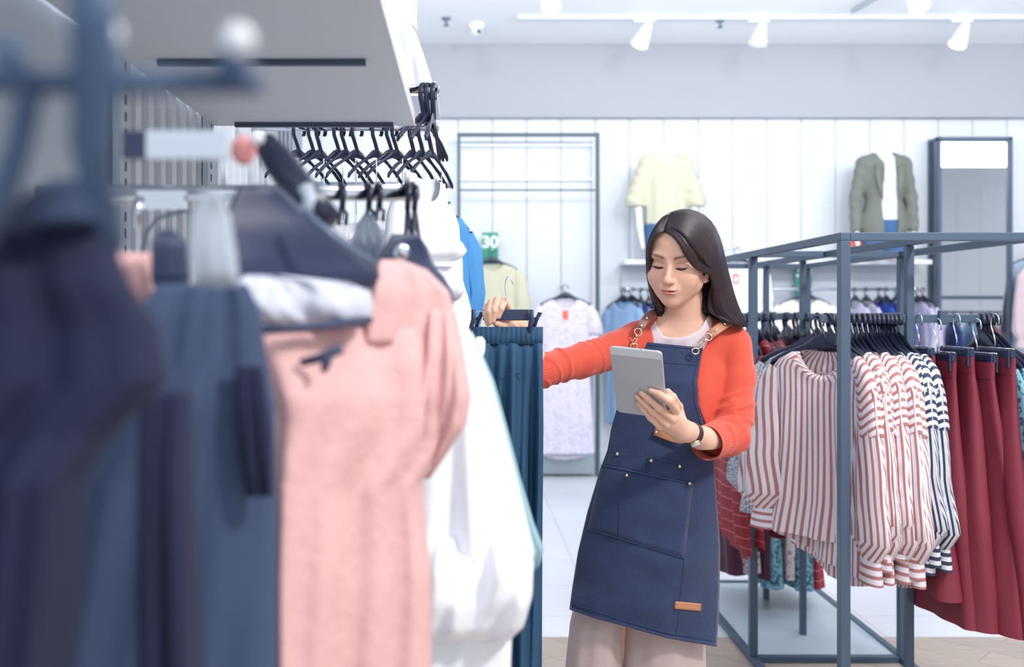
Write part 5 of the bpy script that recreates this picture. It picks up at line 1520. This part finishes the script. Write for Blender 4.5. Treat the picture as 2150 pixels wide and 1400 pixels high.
# white mannequin figure above, on its own small shelf
t = thing('mannequin', 'white mannequin in a white flared skirt standing above the far end of the shelf', 'mannequin')
px_loft('skirt', [(70, 770, 874, 2.98, 3.0, .16), (110, 770, 888, 2.98, 3.0, .19), (160, 765, 904, 2.98, 3.0, .22), (203, 760, 916, 2.98, 3.0, .24)], M_whitec, t, (3, .012), seed=1)
px_loft('body', [(-140, 740, 872, 3.0, 3.0, .16), (-60, 760, 866, 3.0, 3.0, .15), (0, 775, 876, 3.0, 3.0, .15), (72, 772, 876, 3.0, 3.0, .16)], M_mann, t, (1, .002), seed=2)
m = MB(); a_, b_2 = P(700, 206, 2.95), P(920, 214, 2.95); m.box(((WX + b_2.x) / 2, 3.0, a_.z - .012), (b_2.x - WX, .36, .02)); tag(m.build('wall_unit_shelf', M_whitep), 'narrow white shelf under the white mannequin', 'shelf')

# hangers on the nearer arm
def wire_hanger(px, label, ylen, grey=False):
    t = thing('strap_hanger', label, 'clothes hanger')
    d0 = 1.3
    m = MB(); m.tube([P(px - 6, 412, d0 + .012), P(px - 7, 396, d0 + .008), P(px, 388, d0), P(px + 7, 396, d0 - .010), P(px + 4, 415, d0 - .012), P(px + 2, 440, d0 - .006)], .0042, 8); m.build('hook', M_black, t)
    m = MB(); m.tube([P(px + 2, 438, d0 - .006), P(px - 1, ylen - 20, d0 - .02), P(px - 4, ylen, d0 - .03)], .003, 8); m.tube([P(px + 3, 438, d0 - .006), P(px + 12, ylen - 20, d0), P(px + 10, ylen, d0 - .01)], .003, 8); m.build('neck', M_black, t)
    return t
wire_hanger(772, 'black hanger hooked on the nearer chrome arm, left of the pair', 465)
wire_hanger(794, 'black hanger hooked on the nearer chrome arm, right of the pair', 462)
wire_hanger(853, 'black hanger near the end stop of the nearer chrome arm', 520)
wire_hanger(868, 'black hanger touching the end stop of the nearer chrome arm', 520)
wire_hanger(716, 'black hanger at the left end of the visible part of the nearer arm', 470)
t = thing('camisole', 'dark grey shiny top under the nearer chrome arm', 'top')
px_loft('cloth', [(450, 765, 784, 1.24, 1.26, .02), (475, 748, 796, 1.22, 1.26, .03), (510, 740, 806, 1.20, 1.26, .04), (600, 735, 812, 1.20, 1.26, .04), (760, 735, 812, 1.20, 1.26, .04)], mat('dark_grey_satin', (74, 88, 110), .4), t, (3, .004), seed=8)

# ---- the near clothes, out of focus
t = thing('clip_hanger', 'large black hanger in front of the white top, above the pink garment', 'clothes hanger')
px_loft('shoulder_bar', [(392, 500, 585, .86, .88, .012), (440, 478, 640, .85, .90, .018), (480, 466, 700, .84, .92, .022), (520, 445, 748, .83, .94, .024), (552, 430, 792, .82, .96, .024), (580, 428, 798, .82, .96, .022), (600, 440, 786, .82, .96, .014)], M_blackm, t, (1, .002), seed=1)
m = MB(); m.tube([P(556, 300, .97), P(590, 345, .955), P(640, 410, .94), P(690, 462, .925)], [.0125, .0165, .0170, .0140], 16); m.build('hook_sleeve', M_black, t)
m = MB(); m.tube([P(640, 395, .93), P(655, 425, .925), P(640, 455, .92)], .009, 12); m.build('size_ring', mat('clear_size_ring', (186, 198, 214), .25), t)
m = MB(); m.tube([P(640, 445, .86), P(700, 500, .87), P(790, 560, .90)], .0042, 8); m.build('rib', mat('hanger_rib', (92, 108, 134), .3), t)
m = MB(); m.tube([P(540, 692, .80), P(640, 688, .84), P(772, 672, .92)], (.0045, .007), 8); m.build('lower_bar', M_blackm, t)
t = thing('camisole', 'crumpled pale grey-white top tucked between two black hanger bars', 'top')
px_loft('cloth', [(578, 515, 610, .84, .88, .02), (592, 492, 730, .83, .91, .03), (612, 486, 778, .83, .93, .04), (640, 492, 784, .83, .93, .045), (664, 520, 782, .84, .93, .04), (680, 560, 776, .85, .93, .02)], M_greyc, t, (2.2, .006), seed=4, gather=lambda v, a: a)
t = thing('clip_hanger', 'smaller black hanger carrying the white shirt, behind the pink garment', 'clothes hanger')
px_loft('shoulder_bar', [(492, 822, 880, 1.14, 1.16, .012), (520, 806, 898, 1.13, 1.18, .02), (552, 792, 908, 1.12, 1.19, .022), (580, 812, 932, 1.12, 1.20, .022), (610, 850, 950, 1.13, 1.21, .02), (640, 900, 954, 1.15, 1.22, .012)], M_blackm, t, (1, .001), seed=1)
m = MB(); m.sphere(P(842, 528, 1.115), .010, sc=(1, .4, 1)); m.build('clip', M_chrome, t)
t = thing('pink_tunic', 'pale pink garment hanging in the left foreground, out of focus', 'top')
px_loft('bodice', [(688, 540, 962, .84, 1.08, .03), (760, 558, 976, .84, 1.08, .06), (830, 578, 988, .84, 1.08, .07), (890, 582, 978, .85, 1.07, .075), (950, 582, 930, .85, 1.05, .08), (1010, 581, 888, .85, 1.03, .08), (1100, 580, 896, .85, 1.03, .08), (1200, 580, 905, .85, 1.03, .085), (1400, 586, 906, .85, 1.03, .09), (1560, 590, 908, .85, 1.03, .09)], M_pink, t, (1.5, .022), seed=2, gather=lambda v, a: a * (.5 + .5 * v))
px_loft('shoulder', [(546, 798, 846, .99, 1.02, .02), (566, 788, 896, .98, 1.04, .03), (610, 780, 942, .97, 1.06, .035), (660, 770, 958, .97, 1.07, .04), (720, 766, 968, .97, 1.08, .05)], M_pink, t, (1.5, .006), seed=6)
px_loft('sleeve', [(650, 900, 958, 1.03, 1.06, .03), (740, 890, 976, 1.02, 1.05, .05), (830, 870, 990, 1.01, 1.04, .06), (890, 862, 980, 1.01, 1.04, .06), (950, 862, 940, 1.02, 1.04, .05), (1000, 868, 905, 1.03, 1.04, .03)], M_pink, t, (2, .012), seed=9)
m = MB(); m.tube([P(630, 762, .835), P(672, 752, .838), P(718, 730, .842)], [.0034, .0044, .0050], 8); m.tube([P(688, 748, .840), P(684, 766, .838), P(678, 782, .837)], [.0048, .0040, .0026], 8)
m.build('neck_tab', M_blackm, t)
t = thing('white_shirt', 'white shirt with a puffed sleeve behind the pink garment, out of focus', 'shirt')
px_loft('bodice', [(622, 900, 940, 1.16, 1.2, .02), (700, 880, 990, 1.16, 1.24, .05), (800, 870, 1030, 1.16, 1.25, .07), (900, 865, 1058, 1.16, 1.26, .08), (1000, 860, 1084, 1.16, 1.26, .085), (1100, 860, 1108, 1.16, 1.26, .09), (1160, 860, 1122, 1.16, 1.26, .09), (1180, 865, 1100, 1.17, 1.26, .08)], M_whitec, t, (1.3, .020), seed=3)
px_loft('sleeve', [(1120, 880, 1105, 1.15, 1.22, .05), (1180, 868, 1120, 1.14, 1.22, .10), (1240, 866, 1118, 1.14, 1.22, .11), (1300, 872, 1102, 1.14, 1.22, .09), (1332, 880, 1078, 1.15, 1.22, .05)], M_whitec, t, (1.8, .018), seed=5, gather=lambda v, a: a)
px_loft('hem', [(1300, 868, 1076, 1.17, 1.25, .06), (1400, 868, 1072, 1.17, 1.25, .07), (1540, 868, 1072, 1.17, 1.25, .07)], M_whitec, t, (1.6, .014), seed=7)
t = thing('teal_blouse', 'pale teal blouse edge showing behind the white shirt', 'blouse')
px_loft('cloth', [(700, 960, 994, 1.30, 1.32, .03), (800, 980, 1038, 1.30, 1.33, .04), (900, 1000, 1066, 1.30, 1.34, .05), (1000, 1020, 1092, 1.30, 1.34, .05), (1100, 1040, 1122, 1.30, 1.34, .05), (1150, 1060, 1142, 1.30, 1.34, .04), (1180, 1080, 1134, 1.31, 1.34, .03), (1204, 1098, 1116, 1.32, 1.33, .01)], mat('pale_teal_chiffon', (150, 186, 198), .7), t, (2, .006), seed=2)
px_loft('clip', [(707, 1001, 1013, 1.5, 1.5, .006), (716, 996, 1019, 1.5, 1.5, .012), (736, 995, 1018, 1.49, 1.5, .012), (768, 990, 1010, 1.45, 1.46, .010), (800, 985, 1002, 1.36, 1.38, .010)], M_whitep, t, (1, .0005), seed=2)
# dark clothes nearest the camera
t = SLATE = thing('slate_tunic', 'slate blue garment filling the lower left behind the navy one', 'top')
px_loft('bodice', [(596, 330, 520, .70, .76, .02), (650, 300, 543, .69, .78, .04), (760, 270, 560, .68, .80, .05), (850, 150, 578, .66, .80, .06), (1000, 20, 582, .64, .80, .06), (1400, -60, 584, .64, .80, .07), (1600, -60, 586, .68, .80, .07)], M_slate, t, (2.2, .014), seed=6)
t = thing('navy_tunic', 'navy garment nearest the camera at the left edge', 'top')
px_loft('bodice', [(446, -260, 226, .46, .52, .02), (520, -280, 242, .46, .52, .03), (600, -290, 276, .46, .52, .035), (680, -300, 330, .46, .53, .04), (800, -300, 350, .46, .53, .045), (900, -300, 250, .46, .52, .05), (1000, -300, 176, .46, .50, .05), (1400, -300, 150, .46, .50, .05), (1640, -300, 160, .46, .50, .05)], M_navyf, t, (2.2, .010), seed=3)
px_loft('shoulder', [(380, 120, 216, .47, .50, .02), (420, 60, 226, .46, .51, .025), (470, -40, 236, .46, .51, .03)], M_slate, t, (1, .002), seed=3)
t = thing('navy_skirt', 'navy garment hanging between the slate one and the navy one', 'skirt')
px_loft('cloth', [(820, 300, 400, .58, .60, .02), (950, 296, 400, .58, .60, .03), (1400, 300, 420, .58, .60, .04), (1620, 300, 430, .58, .60, .04)], M_navyf, t, (2, .005), seed=4)
t = thing('navy_belt', 'dark navy tie hanging on the slate garment', 'belt')
px_loft('cloth', [(768, 492, 552, .74, .75, .008), (900, 502, 572, .74, .75, .010), (1040, 516, 576, .74, .75, .008)], M_navyf, t, (2, .003), seed=4)
px_loft('pale_grey_piece', [(404, 424, 462, .62, .62, .008), (450, 406, 482, .62, .63, .014), (530, 398, 494, .62, .63, .016), (575, 402, 500, .62, .63, .014), (600, 420, 500, .62, .63, .006)], mat('pale_grey_surface', (176, 188, 202), .5), SLATE, (1, .001), seed=4)  # unidentified pale grey shape, only grouped with the slate garment
t = thing('black_clip', 'black hanger clip in front of the left wall unit', 'clip')
px_loft('jaw', [(484, 334, 366, .78, .79, .01), (510, 322, 392, .78, .79, .02), (590, 320, 396, .78, .79, .02), (612, 330, 380, .78, .79, .01)], M_blackm, t, (1, .001), seed=4)
t = thing('pink_tunic', 'small pale pink piece of a garment in front of the left wall unit', 'top')
px_loft('cloth', [(532, 250, 322, .80, .82, .02), (580, 252, 324, .80, .82, .03), (660, 270, 330, .80, .82, .04), (740, 280, 340, .80, .82, .04)], M_pink, t, (2, .004), seed=4)
# near arm with hooks and white balls
M_ball = mat('whitened_ball', (235, 242, 250), .15, 0.0, coat=1)  # white base colour imitates the bright glints on chrome balls
t = thing('clothes_rail', 'dark arm with two pale round studs crossing the top left corner, nearest the camera', 'hanging arm')
m = MB(); m.tube([P(-420, 172, .37), P(0, 172, .38), P(548, 172, .39)], .0052, 10); m.build('tube', M_slatem, t)
for px, py, r_ in ((225, 70, .0062), (500, 84, .0068)):
    m = MB(); m.tube([P(px - 12, 172, .385), P(px - 6, py + 20, .385)], .0062, 10); m.build('stem', M_slatem, t)
    m = MB(); m.sphere(P(px, py, .38), r_); m.build('stud', M_ball, t)
t = thing('hanger_hook', 'thick dark hanger hook hanging from the nearest arm', 'clothes hanger')
m = MB(); m.tube([P(192, -90, .37), P(194, 60, .37), P(196, 200, .38), P(190, 300, .385), P(200, 380, .39), P(226, 450, .40), P(246, 520, .41)], [.0090, .0088, .0085, .0080, .0070, .0055, .004], 12); m.build('hook', M_slatem, t)
t = thing('hanger_hook', 'dark hanger hook cut by the left edge of the picture', 'clothes hanger')
m = MB(); m.tube([P(20, 90, .36), P(30, 172, .37), P(60, 200, .375), P(40, 300, .38), P(8, 400, .385), P(-60, 520, .39)], [.0060, .0065, .0055, .0055, .0060, .0065], 12); m.build('hook', M_slatem, t)
# pale bar with red marker and chrome bracket
t = thing('face_out_bar', 'pale rectangular bar with a dark end in front of the wall unit', 'hanging arm')
m = MB(); a_ = (P(312, 305, .80) + P(480, 305, .80)) / 2; m.box(a_, (.068, .012, .023)); m.build('bar', mat('pale_metal', (206, 218, 232), .3), t)
m = MB(); m.box(P(286, 305, .80), (.019, .012, .022)); m.build('end_piece', M_blackm, t)
m = MB(); m.sphere(P(512, 315, .82), .013, sc=(.85, .5, 1)); m.build('size_marker', mat('coral_marker', (226, 150, 150), .4), t)
m = MB(); m.sphere(P(540, 290, .81), .006); m.build('stud', M_ball, t)
t = thing('chrome_bracket', 'chrome bracket with a hanging rod on the left wall unit', 'bracket')
m = MB(); m.box(P(340, 420, 1.1), (.055, .01, .021)); m.build('plate', M_chrome, t)
m = MB(); a_ = P(320, 420, 1.1); m.tube([(WX, 1.1, a_.z), a_], .005, 8); m.build('stub', M_chrome, t)
m = MB(); m.tube([P(290, 412, 1.09), P(288, 480, 1.09)], .004, 8); m.build('rod', M_chrome, t)
m = MB(); m.tube([P(296, 540, 1.1), P(306, 490, 1.1), P(330, 458, 1.1), P(380, 444, 1.1), P(420, 442, 1.1)], .0022, 8); m.build('wire', mat('grey_wire', (120, 134, 156), .4, .5), t)
# remaining near garment pieces behind everything: keep the wall unit from being empty
